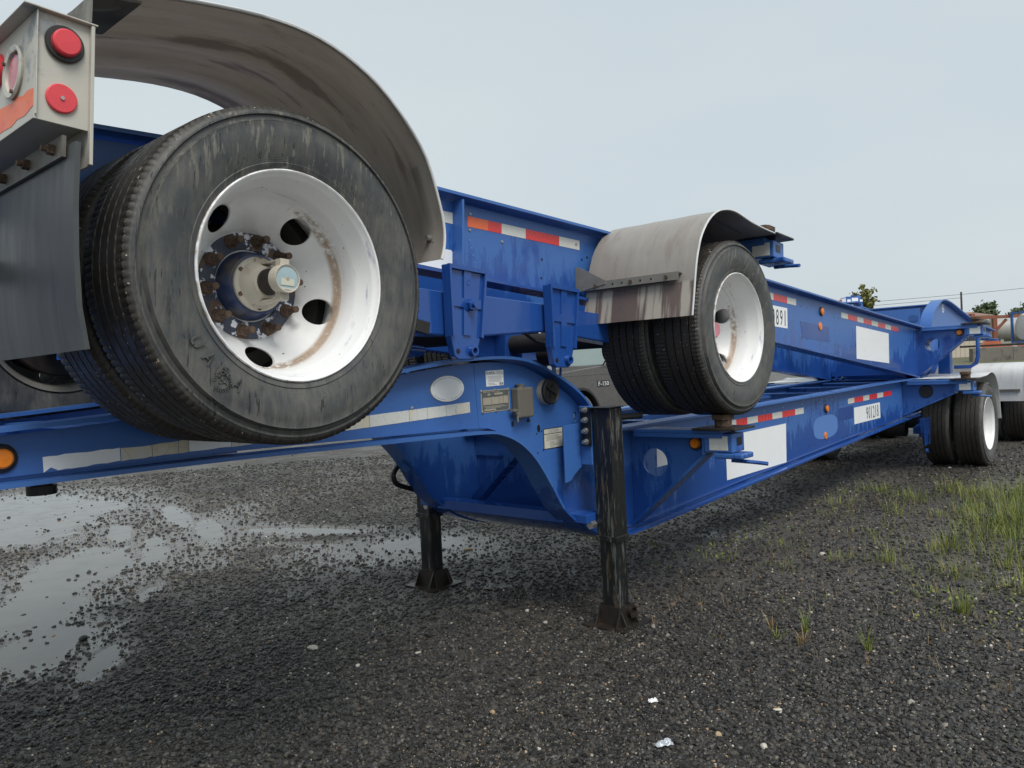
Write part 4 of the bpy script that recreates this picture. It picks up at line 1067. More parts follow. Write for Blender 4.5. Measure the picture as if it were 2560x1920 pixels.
# ------------------------------------------------------------------ the two chassis and what is painted, stuck or bolted on them
WHEEL_Y = {}
YD = -(RW + 0.0006)
def decal(pl, nm, pts, mat, d=0.0, parent=None, bevel=0):
    return pl(nm, MB().plate(pts, YD - d - 0.0009, YD - d), mat)
def tape(pl, bounds, cols, zt, zb):
    for i in range(len(bounds) - 1):
        a, b = bounds[i], bounds[i + 1]
        def z(s): return float(np.interp(s, *zip(*zt))), float(np.interp(s, *zip(*zb)))
        decal(pl, "white_tape" if cols[i] == 'w' else "orange_tape" if cols[i] == 'o' else "red_tape",
              [(a, z(a)[0]), (b, z(b)[0]), (b, z(b)[1]), (a, z(a)[1])],
              {'w': "reflector_white", 'r': "reflector_red", 'o': "reflector_orange"}[cols[i]], 0.0)
def letters(root, txt, x, z, h, w, mat="print_ink", d=0.0016, name="lettering", y=None, shear=0.0):
    me = text_mesh(txt, h, w); me.materials.append(MATS[mat])
    o = bpy.data.objects.new(name, me); COL.objects.link(o); o.parent = root
    o.location = (x, (YD - d) if y is None else y, z); return o
def lines(pl, nm, x0, x1, z0, z1, n, mat, d, sgn, ragged=0.25, th=0.0011):
    m = MB()
    for i in range(n):
        z = z1 + (z0 - z1) * (i + 0.5) / n
        a = x0 + (x1 - x0) * random.random() * ragged * 0.4; b = x1 - (x1 - x0) * random.random() * ragged
        a, b = sgn * a, sgn * b
        m.box(min(a, b), max(a, b), YD - d - 0.0003, YD - d, z - th, z + th)
    return pl(nm, m, mat)
def marker(pl, s, z, r, mat="amber_lens", rub=0.0):
    if rub:
        g_ = pl("lamp_grommet", MB().lathe([(0, 0.0), (0, r + rub), (-0.006, r + rub * 0.9), (-0.012, r + 0.003), (-0.012, r - 0.003)], 32, (s, -RW, z)), "black_rubber", smooth=35)
        pl("marker_lamp", MB().lathe([(-0.004, r), (-0.018, r * 0.97), (-0.022, r * 0.8), (-0.023, 0)], 32, (s, -RW, z)), mat, smooth=35)
    else:
        pl("side_reflector", MB().lathe([(0, r), (-0.006, r), (-0.009, r * 0.9), (-0.010, 0)], 28, (s, -RW, z)), mat, smooth=35)
        pl("reflector_screw", MB().cyl((s, -RW - 0.010, z), (s, -RW - 0.012, z), 0.005, n=8), "zinc_bolt")
def bolt_holes(pl, pts, r=0.0075):
    m = MB()
    for s, z in pts: m.cyl((s, -RW, z), (s, -RW - 0.0008, z), r, n=10)
    pl("bolt_hole", m, "black_steel")
def rivets(pl, pts):
    for s, z in pts: pl("rivet", MB().lathe([(0, 0.009), (-0.004, 0.007), (-0.006, 0)], 12, (s, -RW, z)), "zinc_bolt", smooth=40)

# --- lower chassis: stands on the gravel, nose towards the left
WHEEL_Y["container_chassis"] = 1.1993
low, pl = build_chassis("container_chassis", "blue container chassis standing on its black landing legs, number 901218 on the rail", (13.39, 3.19, 0), (0, 0, 0), -1, 0.0,
    "white_fender_plastic", 3.72, 9.32, (1.19, 1.22), [(0.0, 0.485, 'plain', 0.3), (2.841, 0.485, 'plain', 1.1)], True, 'lower')
low["category"] = "trailer"
X = -1
tape(pl, [8.16, 7.910, 7.722, 7.539, 7.268, 7.075, 6.807, 6.622], "wrwrwrw", [(6, 0.943), (8.3, 0.951)], [(6, 0.893), (8.3, 0.900)])
tape(pl, [5.518, 5.339, 5.071, 4.885, 4.629, 4.430, 4.128], "wrwrwr", [(4, 0.953), (5.6, 0.951)], [(4, 0.902), (5.6, 0.900)])
decal(pl, "white_panel", [(8.093, 0.842), (7.008, 0.842), (7.030, 0.523), (8.095, 0.523)], "white_vinyl")
decal(pl, "number_panel", [(5.356, 0.852), (4.552, 0.852), (4.552, 0.689), (5.360, 0.689)], "white_vinyl")
for i, ch in enumerate("901218"):
    letters(low, ch, -4.995 + i * 0.0675 + (0.014 if ch == "1" else 0), 0.709, 0.124, 0.015 if ch == "1" else 0.047, name="number")
decal(pl, "old_patch", [(5.778, 0.876), (5.369, 0.876), (5.384, 0.754), (5.780, 0.757)], "old_blue_patch")
decal(pl, "scuffed_patch", [(6.12 + 0.30 * abs(math.cos(t)) ** 0.7 * (1 if math.cos(t) > 0 else -1), 0.735 + 0.105 * abs(math.sin(t)) ** 0.7 * (1 if math.sin(t) > 0 else -1)) for t in np.linspace(0, 2 * math.pi, 33)[:-1]], "scuffed_blue", 0.0)
marker(pl, 6.10, 0.898, 0.031, rub=0.010); marker(pl, 6.14, 0.655, 0.034)
bolt_holes(pl, [(6.52, 0.905), (6.40, 0.905), (6.41, 0.745), (6.40, 0.60), (6.52, 0.60), (5.78, 0.905), (5.66, 0.905), (5.70, 0.60), (5.60, 0.60), (5.48, 0.60)])
rivets(pl, [(7.42, 0.975), (7.05, 0.975), (6.66, 0.975), (5.94, 0.965), (6.25, 0.965), (11.06, 1.262)])
# gooseneck: long white stripe in torn pieces
def torn(a, b, zt, zb, step=0.02, amp=0.0035, nick=True):
    n = max(2, int(abs(b - a) / step)); up_, dn = [], []
    for i in range(n + 1):
        s = a + (b - a) * i / n; t = i / n
        up_.append((s, zt[0] + (zt[1] - zt[0]) * t + (random.random() - 0.6) * amp)); dn.append((s, zb[0] + (zb[1] - zb[0]) * t + (random.random() - 0.4) * amp))
    if nick: dn[1] = (dn[1][0], dn[1][1] + 0.013)
    return up_ + dn[::-1]
decal(pl, "white_stripe", torn(12.545, 12.318, (1.222, 1.224), (1.174, 1.181)), "white_vinyl", 0.0)
decal(pl, "cream_stripe", torn(12.315, 12.215, (1.222, 1.221), (1.181, 1.183), nick=False), "aged_white_decal")
decal(pl, "cream_stripe", torn(12.213, 12.125, (1.222, 1.226), (1.183, 1.184), nick=False), "aged_white_decal")
decal(pl, "cream_stripe", torn(12.123, 12.088, (1.227, 1.228), (1.184, 1.185), nick=False), "aged_white_decal")
decal(pl, "white_stripe", torn(12.086, 11.93, (1.230, 1.228), (1.185, 1.186), nick=False), "white_vinyl")
decal(pl, "cream_stripe", torn(11.928, 11.30, (1.228, 1.248), (1.184, 1.199), amp=0.0015, nick=False), "aged_white_decal")
decal(pl, "white_stripe", torn(11.298, 11.08, (1.249, 1.254), (1.199, 1.204), amp=0.0008, nick=False), "reflector_white")
decal(pl, "cream_stripe", torn(11.078, 10.972, (1.254, 1.257), (1.204, 1.207), amp=0.0008, nick=False), "aged_white_decal")
decal(pl, "white_stripe", torn(10.970, 10.855, (1.257, 1.260), (1.207, 1.210), amp=0.0008, nick=False), "reflector_white")
decal(pl, "cream_stripe", torn(10.853, 10.697, (1.260, 1.265), (1.210, 1.215), amp=0.0008, nick=False), "aged_white_decal")
marker(pl, 12.655, 1.229, 0.030, rub=0.014)
ov = circle(10.839, 1.336, 0.106, 48, 0.059)
decal(pl, "oval_border", circle(10.839, 1.336, 0.109, 48, 0.061), "plate_metal", 0.0)
decal(pl, "oval_sticker", ov, "white_vinyl", 0.0025)
# faint small print round the rim of the oval
mm = MB()
for a0, a1, n in ((20, 160, 26), (200, 262, 12), (285, 335, 10)):
    for i in range(n):
        t = math.radians(a0 + (a1 - a0) * i / n)
        cx_, cz_ = 10.839 + 0.096 * math.cos(t), 1.336 + 0.051 * math.sin(t)
        mm.box(X * cx_ - 0.0018, X * cx_ + 0.0018, YD - 0.0040, YD - 0.0035, cz_ - 0.0016, cz_ + 0.0016)
place("small_print", mm.mesh("small_print"), "print_grey", low)
decal(pl, "inspection_sticker", [(10.576, 1.409), (10.447, 1.411), (10.449, 1.334), (10.576, 1.332)], "white_vinyl", 0.0)
letters(low, "FHWA-", -10.571, 1.389, 0.0155, 0.064)
letters(low, "PERIODIC", -10.498, 1.3985, 0.0055, 0.036, "print_grey"); letters(low, "INSPECTION", -10.498, 1.3895, 0.0055, 0.047, "print_grey")
lines(pl, "small_print", 10.566, 10.455, 1.352, 1.383, 6, "print_grey", 0.0016, 1, 0.2, 0.0006)
lines(pl, "small_print", 10.566, 10.50, 1.337, 1.349, 2, "print_grey", 0.0016, 1, 0.3, 0.0008)
decal(pl, "punch_box", [(10.480, 1.349), (10.468, 1.349), (10.468, 1.337), (10.480, 1.337)], "print_grey", 0.0011)
decal(pl, "punch_box", [(10.464, 1.349), (10.454, 1.349), (10.454, 1.337), (10.464, 1.337)], "print_grey", 0.0011)
dp = decal(pl, "data_plate", [(10.619, 1.314), (10.411, 1.316), (10.413, 1.207), (10.617, 1.205)], "plate_metal", 0.0)
decal(pl, "plate_print", [(10.611, 1.309), (10.418, 1.311), (10.420, 1.212), (10.610, 1.210)], "plate_print", 0.0012)
for a, b, z0, z1 in ((10.606, 10.547, 1.243, 1.278), (10.545, 10.492, 1.243, 1.279), (10.490, 10.460, 1.244, 1.280), (10.458, 10.424, 1.244, 1.281), (10.572, 10.552, 1.288, 1.297), (10.524, 10.462, 1.289, 1.299), (10.600, 10.52, 1.2135, 1.222)):
    decal(pl, "plate_field", [(a, z1), (b, z1), (b, z0), (a, z0)], "plate_metal", 0.0022)
for a, b, z in ((10.605, 10.555, 1.305), (10.548, 10.48, 1.305), (10.606, 10.45, 1.2355), (10.600, 10.43, 1.2305), (10.59, 10.47, 1.2262)):
    lines(pl, "small_print", a, b, z - 0.002, z + 0.002, 1, "plate_metal", 0.0024, 1, 0.1, 0.0012)
rivets(pl, [(10.613, 1.310), (10.417, 1.311), (10.515, 1.312), (10.516, 1.209), (10.419, 1.211), (10.611, 1.209)])
# document box, round cap, caution sign
db = pl("document_box", MB().box(10.278, 10.398, -0.570, -0.521, 1.162, 1.315), "grey_box_plastic", bevel=0.008)
pl("box_cap", MB().cyl((10.352, -0.546, 1.315), (10.352, -0.546, 1.329), 0.022, n=20).cyl((10.352, -0.546, 1.329), (10.352, -0.546, 1.333), 0.024, n=20), "grey_box_plastic", db, 35)
pl("box_latch", MB().box(10.398, 10.428, -0.562, -0.535, 1.198, 1.210).cyl((10.402, -0.562, 1.190), (10.402, -0.562, 1.144), 0.006, n=8).box(10.393, 10.412, -0.569, -0.556, 1.182, 1.194), "galvanised_steel", db)
pl("box_foot", MB().box(10.390, 10.405, -0.524, -0.520, 1.122, 1.146).box(10.263, 10.285, -0.524, -0.520, 1.134, 1.144).box(10.270, 10.278, -0.5245, -0.520, 1.144, 1.155), "black_steel", db)
cp = pl("cap_ring", MB().lathe([(-0.52, 0.0), (-0.52, 0.068), (-0.530, 0.0685), (-0.549, 0.066), (-0.550, 0.05)], 40, (10.128, 0, 1.282)), "cream_hub_paint", smooth=35)
pl("round_cap", MB().lathe([(-0.548, 0.060), (-0.552, 0.0690), (-0.564, 0.0690), (-0.569, 0.062), (-0.563, 0.057), (-0.563, 0.0)], 40, (10.124, 0, 1.283)), "black_rubber", cp, 35)
pl("cap_grip", MB().bar((10.159, -0.568, 1.303), (10.092, -0.568, 1.269), 0.012, 0.016, (0, 1, 0)).bar((10.139, -0.567, 1.254), (10.114, -0.567, 1.319), 0.008, 0.010, (0, 1, 0)), "black_rubber", cp)
decal(pl, "caution_border", [(10.156, 1.0855), (9.991, 1.0855), (9.993, 0.975), (10.158, 0.976)], "print_ink", 0.0)
decal(pl, "caution_sign", [(10.151, 1.0815), (9.996, 1.0815), (9.997, 1.0575), (10.152, 1.0575)], "dial_card", 0.0012)
decal(pl, "caution_sign", [(10.152, 1.0535), (9.997, 1.0535), (9.998, 0.980), (10.153, 0.980)], "dial_card", 0.0012)
letters(low, "CAUTION", -10.118, 1.0605, 0.018, 0.088, "print_grey", 0.0026)
lines(pl, "small_print", 10.143, 10.006, 1.020, 1.049, 5, "print_grey", 0.0026, 1, 0.25, 0.0008)
lines(pl, "small_print", 10.115, 10.04, 0.984, 1.016, 5, "print_grey", 0.0026, 1, 0.5, 0.0008)
decal(pl, "cable_hole", circle(10.193, 1.092, 0.012, 16, 0.020), "black_steel", 0.0)
bolt_holes(pl, [(10.212, 1.066), (10.170, 1.075), (10.163, 0.975), (10.21, 0.965)], 0.005)
pl("weld_seam", MB().tube([(10.655, -RW, 1.435), (10.652, -RW, 1.30), (10.640, -RW, 1.135)], 0.0025, 5), "blue_paint")
decal(pl, "reflector_sticker", [(9.035, 0.862), (8.90, 0.862), (8.90, 0.740), (9.040, 0.740)], "white_vinyl", 0.0)

# --- upper chassis: stacked on top facing the other way, its tail nearest the camera
WHEEL_Y["stacked_container_chassis"] = 1.2165
upc, pl = build_chassis("stacked_container_chassis", "blue container chassis stacked on top, tail lights and big dual wheel in the foreground", (1.28266, 3.19, 1.30503), (0, 0.0755761, 0), 1, -0.36,
    "weathered_fender", 3.38, 9.02, (1.20, 1.19), [(0.0, 0.4097, 'full', 0.0), (2.839, 0.4865, 'plain', 0.5)], False, 'upper')
tape(pl, [1.393, 1.537, 1.636, 1.821, 2.103, 2.287], "orwrw", [(1.3, 0.957), (2.3, 0.984)], [(1.3, 0.906), (2.3, 0.931)])
tape(pl, [1.02, 1.296], "w", [(1.0, 0.945), (1.3, 0.956)], [(1.0, 0.893), (1.3, 0.903)])
decal(pl, "white_panel", [(1.03, 0.775), (1.285, 0.777), (1.293, 0.770), (1.293, 0.688), (1.285, 0.680), (1.075, 0.684), (1.05, 0.69)], "white_vinyl")
tape(pl, [4.52, 4.767, 4.901, 5.176, 5.365], "rwrw", [(4, 0.977), (6, 0.980)], [(4, 0.922), (6, 0.926)])
decal(pl, "number_panel", [(4.50, 0.875), (5.175, 0.884), (5.178, 0.714), (4.50, 0.708)], "white_vinyl")
for i, ch in enumerate("900891"):
    letters(upc, ch, 4.716 + i * 0.0775 + (0.016 if ch == "1" else 0), 0.724 + 0.0013 * i, 0.128, 0.016 if ch == "1" else 0.050, name="number")
marker(pl, 5.933, 0.927, 0.034, rub=0.008); marker(pl, 5.907, 0.791, 0.037)
tape(pl, [6.453, 6.633, 6.905, 7.089, 7.345, 7.549, 7.799, 7.993, 8.271], "wrwrwrwr", [(6.4, 0.970), (8.3, 0.968)], [(6.4, 0.919), (8.3, 0.917)])
decal(pl, "white_panel", [(6.866, 0.873), (7.910, 0.874), (7.913, 0.548), (6.867, 0.546)], "white_vinyl")
decal(pl, "old_patch", [(5.45, 0.80), (6.12, 0.80), (6.14, 0.665), (5.5, 0.66)], "old_blue_patch", 0.0)
bolt_holes(pl, [(5.47, 0.93), (5.60, 0.93), (6.26, 0.905), (6.38, 0.905), (6.26, 0.78), (5.48, 0.655), (5.60, 0.655), (6.27, 0.64), (6.38, 0.64), (1.955, 0.83), (1.95, 0.73), (2.36, 0.90), (2.31, 0.88)])
rivets(pl, [(1.412, 0.972), (1.408, 0.893), (1.64, 0.873), (2.255, 0.958)])
mm = MB()
for i in range(5): mm.cyl((1.41 + 0.012 * i, -RW, 0.845 - 0.034 * i), (1.41 + 0.012 * i, -RW - 0.0008, 0.845 - 0.034 * i), 0.006, n=8)
pl("filled_hole", mm, "scuffed_blue")
# round works badge at the gooseneck shoulder and small fittings on the front bolster
pl("round_badge", MB().lathe([(-RW - 0.0002, 0.055), (-RW - 0.0012, 0.055), (-RW - 0.0012, 0.040), (-RW - 0.0002, 0.040)], 28, (10.245, 0, 1.374)), "white_vinyl")
pl("round_badge", MB().lathe([(-RW - 0.0002, 0.020), (-RW - 0.0012, 0.018), (-RW - 0.0012, 0.0)], 20, (10.245, 0, 1.374)), "white_vinyl")
pl("bolster_wall", MB().plate([(-RW + 0.013, 1.01), (RW - 0.013, 1.01), (RW - 0.013, 1.28), (-RW + 0.013, 1.28)], 9.20, 9.21, 'x', [[(-0.432 + u * 0.85, 1.150 + w) for u, w in circle(0, 0, 0.072, 20, 0.052)]]), "blue_paint")
pl("front_guard", MB().tube([(9.30, -0.85, 0.55), (9.30, -1.02, 0.55), (9.30, -1.08, 0.59), (9.30, -1.10, 0.67), (9.30, -1.10, 0.90)], 0.022, 10), "blue_paint", smooth=40)
pl("folded_leg", MB().box(9.32, 9.44, -0.80, -0.67, 0.22, 0.95), "blue_paint", bevel=0.004)
# ------------------------------------------------------------------ pickup truck glimpsed behind the gooseneck
def build_pickup():
    root = thing("pickup_truck", "grey pickup truck parked behind the gooseneck of the lower chassis", "pickup truck", (12.07, 9.13, 0), (0, 0, math.radians(180)))
    root.scale = (1.15, 1.15, 1.15)
    # x forward (towards the camera's left), y left; the side seen by the camera is +y after the turn
    W = 0.98
    def side(pts, y0, y1): return MB().plate(pts, y0, y1)
    arch_f = [(1.15 + 0.47 * math.cos(t), 0.40 + 0.47 * math.sin(t)) for t in np.linspace(math.pi * 0.93, math.pi * 0.07, 16)]
    arch_r = [(-2.45 + 0.47 * math.cos(t), 0.40 + 0.47 * math.sin(t)) for t in np.linspace(math.pi * 0.93, math.pi * 0.07, 16)]
    outline = [(-3.55, 0.55), (-3.0, 0.45)] + arch_r + [(-1.9, 0.42), (0.6, 0.42)] + arch_f + [(1.9, 0.45), (2.05, 0.55), (2.05, 1.02), (1.95, 1.10), (0.55, 1.19), (0.40, 1.19), (-3.55, 1.19)]
    body = MB()
    body.plate(outline, -W, -W + 0.05); body.plate(outline, W - 0.05, W)
    body.box(-3.55, -3.50, -W + 0.05, W - 0.05, 0.55, 1.19).box(2.0, 2.05, -W + 0.05, W - 0.05, 0.5, 1.02)
    body.plate([(0.42, 1.18), (0.56, 1.195), (1.4, 1.215), (1.92, 1.13), (2.0, 1.03), (2.0, 0.98), (0.42, 0.98)], -W + 0.06, W - 0.06)
    body.box(-3.4, 0.4, -W + 0.05, W - 0.05, 0.45, 0.60)
    place("body", body.mesh("body"), "truck_paint", root, None, 0.015)
    crease = MB()
    for y in (-W - 0.004, W - 0.001): crease.box(-1.75, 1.95, y, y + 0.005, 1.055, 1.075)
    place("shoulder_crease", crease.mesh("shoulder_crease"), "truck_paint", root, None, 0.003)
    cab = MB()
    for y0, y1 in ((-W + 0.06, -W + 0.10), (W - 0.10, W - 0.06)):
        cab.plate([(-1.75, 1.19), (0.42, 1.19), (-0.20, 1.80), (-1.60, 1.82)], y0, y1, 'y', [[(-1.62, 1.25), (-0.60, 1.25), (-0.60, 1.72), (-1.53, 1.73)], [(-0.53, 1.25), (0.22, 1.25), (-0.22, 1.70), (-0.53, 1.71)]])
    cab.box(-1.6, -0.25, -W + 0.10, W - 0.10, 1.79, 1.83)
    place("cab", cab.mesh("cab"), "truck_paint", root, None, 0.01)
    g = MB()
    for y in (-W + 0.078, W - 0.082): g.plate([(-1.65, 1.22), (0.30, 1.22), (-0.22, 1.74), (-1.57, 1.76)], y, y + 0.004)
    g.plate([(0.42, 1.20), (0.425, 1.205), (-0.215, 1.795), (-0.22, 1.79)], -W + 0.11, W - 0.11)
    place("window_glass", g.mesh("window_glass"), "truck_glass", root)
    place("interior", MB().box(-1.5, 0.1, -0.8, 0.8, 0.9, 1.25).box(-0.7, -0.55, -0.7, -0.1, 1.2, 1.6).box(-0.7, -0.55, 0.1, 0.7, 1.2, 1.6).mesh("interior"), "truck_trim", root)
    st = MB().plate([(0.15, 1.300), (0.30, 1.300), (0.30, 1.345), (0.15, 1.345)], W - 0.070, W - 0.069)
    place("window_sticker", st.mesh("window_sticker"), "white_vinyl", root)
    for sx in (1.15, -2.45):
        for y in (-W + 0.14, W - 0.14):
            wh = place("wheel", MB().lathe([(-0.12, 0.22), (-0.125, 0.26), (-0.12, 0.36), (-0.09, 0.395), (0.09, 0.395), (0.12, 0.36), (0.125, 0.26), (0.12, 0.22)], 40).mesh("wheel", smooth=35), "truck_tyre", root, (sx, y, 0.395))
            place("wheel_rim", MB().lathe([(-0.10, 0.22), (-0.06, 0.20), (-0.05, 0.0)] if y < 0 else [(0.10, 0.22), (0.06, 0.20), (0.05, 0.0)], 32).mesh("wheel_rim", smooth=35), "zinc_bolt", wh)
            arch = [(sx + 0.475 * math.cos(t), 0.40 + 0.475 * math.sin(t)) for t in np.linspace(math.pi * 0.95, math.pi * 0.05, 20)]
            place("wheel_arch", MB().strip(arch, *sorted((math.copysign(W - 0.06, y), math.copysign(W + 0.012, y))), 0.03).mesh("wheel_arch"), "truck_trim", root)
            place("arch_liner", MB().strip([(sx + 0.465 * math.cos(t), 0.40 + 0.465 * math.sin(t)) for t in np.linspace(math.pi, 0, 20)], *sorted((math.copysign(W - 0.06, y), math.copysign(0.55, y))), 0.004).mesh("arch_liner"), "truck_trim", root)
    for y in (-W + 0.02, W - 0.02):
        m = place("mirror", MB().box(0.22, 0.36, min(y, y + math.copysign(0.25, y)), max(y, y + math.copysign(0.25, y)), 1.17, 1.36).mesh("mirror"), "truck_trim", root, None, 0.03)
    # maker's badge on the front wing
    b = MB().plate([(0.42, 0.872), (0.73, 0.872), (0.73, 0.964), (0.42, 0.964)], W + 0.0005, W + 0.006)
    bo = place("wing_badge", b.mesh("wing_badge"), "truck_trim", root)
    me = text_mesh("F-150", 0.064, 0.27); me.materials.append(MATS["white_vinyl"])
    t = bpy.data.objects.new("badge_lettering", me); COL.objects.link(t); t.parent = bo
    t.location = (0.712, W + 0.0075, 0.886); t.rotation_euler = (0, 0, math.pi)
    place("door_handle", MB().box(-0.45, -0.28, W, W + 0.03, 1.0, 1.03).mesh("door_handle"), "truck_trim", root, None, 0.005)
    place("headlamp", MB().box(1.96, 2.055, 0.62, W + 0.003, 0.86, 1.0).box(1.96, 2.055, -W - 0.003, -0.62, 0.86, 1.0).mesh("headlamp"), "chrome", root)
    place("bumper", MB().box(2.0, 2.16, -W, W, 0.46, 0.66).mesh("bumper"), "chrome", root, None, 0.02)
build_pickup()

# ------------------------------------------------------------------ the yard beyond
D = Vector((math.cos(yaw), math.sin(yaw), 0)); Rv = Vector((math.sin(yaw), -math.cos(yaw), 0))
def yard(right, ahead, z=0.0): return tuple(D * ahead + Rv * right + Vector((0, 0, z)))
FACE = (0, 0, yaw - math.pi / 2)          # local x to the right, local y away from the camera

t = thing("concrete_barrier", "long grey concrete block barrier in front of the orange rack and tank", "barrier", yard(37.2, 61.5), FACE)
for i in range(4):
    place("barrier_block", MB().plate([(-0.28, -0.05), (0.28, -0.05), (0.26, 1.06), (-0.26, 1.06)], -1.55 + 0.0, 1.55, 'x').mesh("barrier_block"), "concrete", t, (i * 3.12, 0, 0), 0.03)

t = thing("metal_shed", "cream metal shed with red-brown roof edge beyond the orange rack", "building", yard(47, 86), FACE)
wallm = MB().box(-13, 5, 0, 8, 0.0, 4.1)
w = place("wall", wallm.mesh("wall"), "cream_cladding", t)
for i in range(36):
    place("cladding_rib", MB().box(-0.03, 0.03, -0.035, -0.002, 0.0, 4.05).mesh("cladding_rib") if i == 0 else bpy.data.meshes["cladding_rib"], "cream_cladding", w, (-12.75 + i * 0.5, 0, 0))
place("roof", MB().plate([(-0.5, 4.05), (-0.5, 4.40), (4, 5.0), (8.5, 4.4), (8.5, 4.05)], -13.3, 5.3, 'x').mesh("roof"), "brown_roof", t)
place("door", MB().box(-3.4, -2.3, -0.06, -0.005, 0.0, 2.2).mesh("door"), "tank_grey", t)

t = thing("orange_rack", "orange steel portal rack standing in front of the cream shed", "steel rack", yard(40.3, 66), FACE)
for x in (0.0, 5.0):
    p = place("post", MB().box(x - 0.16, x + 0.16, -0.16, 0.16, 0, 3.40).mesh("post"), "orange_steel", t)
    place("brace", MB().bar((x + (0.15 if x < 1 else -0.15), 0, 2.45), (x + (1.0 if x < 1 else -1.0), 0, 3.3), 0.18, 0.18, (0, 1, 0)).mesh("brace"), "orange_steel", t)
place("beam", MB().box(-3.4, 6.5, -0.15, 0.15, 3.41, 3.66).mesh("beam"), "orange_steel", t)
place("bracket", MB().box(-2.0, -1.7, -0.2, 0.2, 3.2, 3.9).mesh("bracket"), "orange_steel", t)

def tank(label, r, a, mat, frame_mat):
    t = thing("tank_container", label, "tank container", yard(r, a, 1.3), FACE)
    place("tank_shell", MB().lathe([(0.10, 0.0), (0.12, 0.6), (0.22, 1.0), (0.42, 1.12), (5.4, 1.12), (5.55, 1.0), (5.6, 0.0)], 40, (0, 0, 1.25), 'x').mesh("tank_shell", smooth=40), mat, t)
    for x in (0.0, 5.95):
        f = MB().box(x, x + 0.16, -1.2, -1.04, 0, 2.55).box(x, x + 0.16, 1.04, 1.2, 0, 2.55).box(x, x + 0.16, -1.04, 1.04, 2.40, 2.55).box(x, x + 0.16, -1.04, 1.04, 0, 0.16)
        place("end_frame", f.mesh("end_frame"), frame_mat, t)
    place("bottom_rail", MB().box(0.16, 5.95, -1.18, -1.06, 0.02, 0.16).box(0.16, 5.95, 1.06, 1.18, 0.02, 0.16).mesh("bottom_rail"), frame_mat, t)
    place("saddle", MB().box(1.0, 1.3, -0.9, 0.9, 0.0, 0.35).box(4.5, 4.8, -0.9, 0.9, 0.0, 0.35).mesh("saddle"), frame_mat, t)
tank("white tank in a blue frame standing at the edge of the yard", 41.45, 64.5, "tank_white", "far_blue")
tank("dull grey tank behind the orange rack posts", 42.6, 71.5, "tank_grey", "tank_grey")

t = thing("flatbed_trailer", "low red and orange flatbed trailer parked below the orange rack", "trailer", yard(37.2, 63.5), FACE)
place("deck", MB().box(-0.6, 9, -1.2, 1.2, 1.12, 1.28).mesh("deck"), "dark_rusty_steel", t)
place("rear_panel", MB().box(-0.2, 1.7, -1.22, -1.205, 0.85, 1.13).mesh("rear_panel"), "red_orange_paint", t)
place("mud_guard", MB().plate([(-0.1, 1.28), (1.4, 1.28), (1.1, 1.62), (0.2, 1.62)], -1.2, -0.9).mesh("mud_guard"), "red_orange_paint", t)
for i in range(5):
    place("tape_strip", MB().box(2.2 + i * 0.7, 2.55 + i * 0.7, -1.22, -1.205, 1.0, 1.1).mesh("tape_strip"), "reflector_red" if i % 2 else "reflector_white", t)
place("side_rail", MB().box(1.75, 8.8, -1.204, -1.19, 0.95, 1.11).mesh("side_rail"), "red_orange_paint", t)
for x in (1.2, 2.4, 7.0):
    place("wheel", MB().lathe([(-0.15, 0.2), (-0.15, 0.45), (-0.12, 0.5), (0.12, 0.5), (0.15, 0.45), (0.15, 0.2)], 28, (x, -0.95, 0.5)).mesh("wheel", smooth=40), "black_rubber", t)

# another blue chassis whose end rises over the stacked one's rail
t = thing("distant_chassis", "end of another blue trailer with white boards beyond the stacked rail", "trailer", yard(12.95, 30, 2.15), (0, 0, yaw - math.pi / 2 + 0.25))
t.scale = (0.5, 0.5, 0.5)
place("frame", MB().box(-1.6, 0.9, -0.1, 0.1, 1.95, 2.12).box(-1.4, 0.6, -0.5, 0.5, 2.05, 2.12).mesh("frame"), "far_blue", t)
place("end_board", MB().box(-0.55, 0.75, -0.18, -0.12, 2.16, 2.55).mesh("end_board"), "far_blue", t)
place("white_board", MB().box(-0.5, -0.2, -0.20, -0.185, 2.16, 2.33).box(-0.1, 0.45, -0.20, -0.185, 2.18, 2.44).box(0.6, 0.85, -0.20, -0.185, 2.14, 2.30).mesh("white_board"), "white_vinyl", t)
place("light_bar", MB().bar((-1.0, -0.15, 2.42), (0.5, -0.15, 2.58), 0.06, 0.06).bar((-0.1, -0.15, 2.55), (0.15, -0.15, 2.68), 0.05, 0.05).bar((0.35, -0.15, 2.52), (0.6, -0.15, 2.64), 0.05, 0.05).mesh("light_bar"), "far_blue", t)
place("lamp", MB().lathe([(0, 0.0), (0, 0.11), (0.05, 0.11), (0.05, 0)], 20, (-1.05, -0.2, 2.25)).mesh("lamp"), "red_orange_paint", t)
place("leg", MB().box(-1.5, -1.3, -0.4, 0.4, -4.3, 1.95).box(0.5, 0.7, -0.4, 0.4, -4.3, 1.95).mesh("leg"), "far_blue", t)

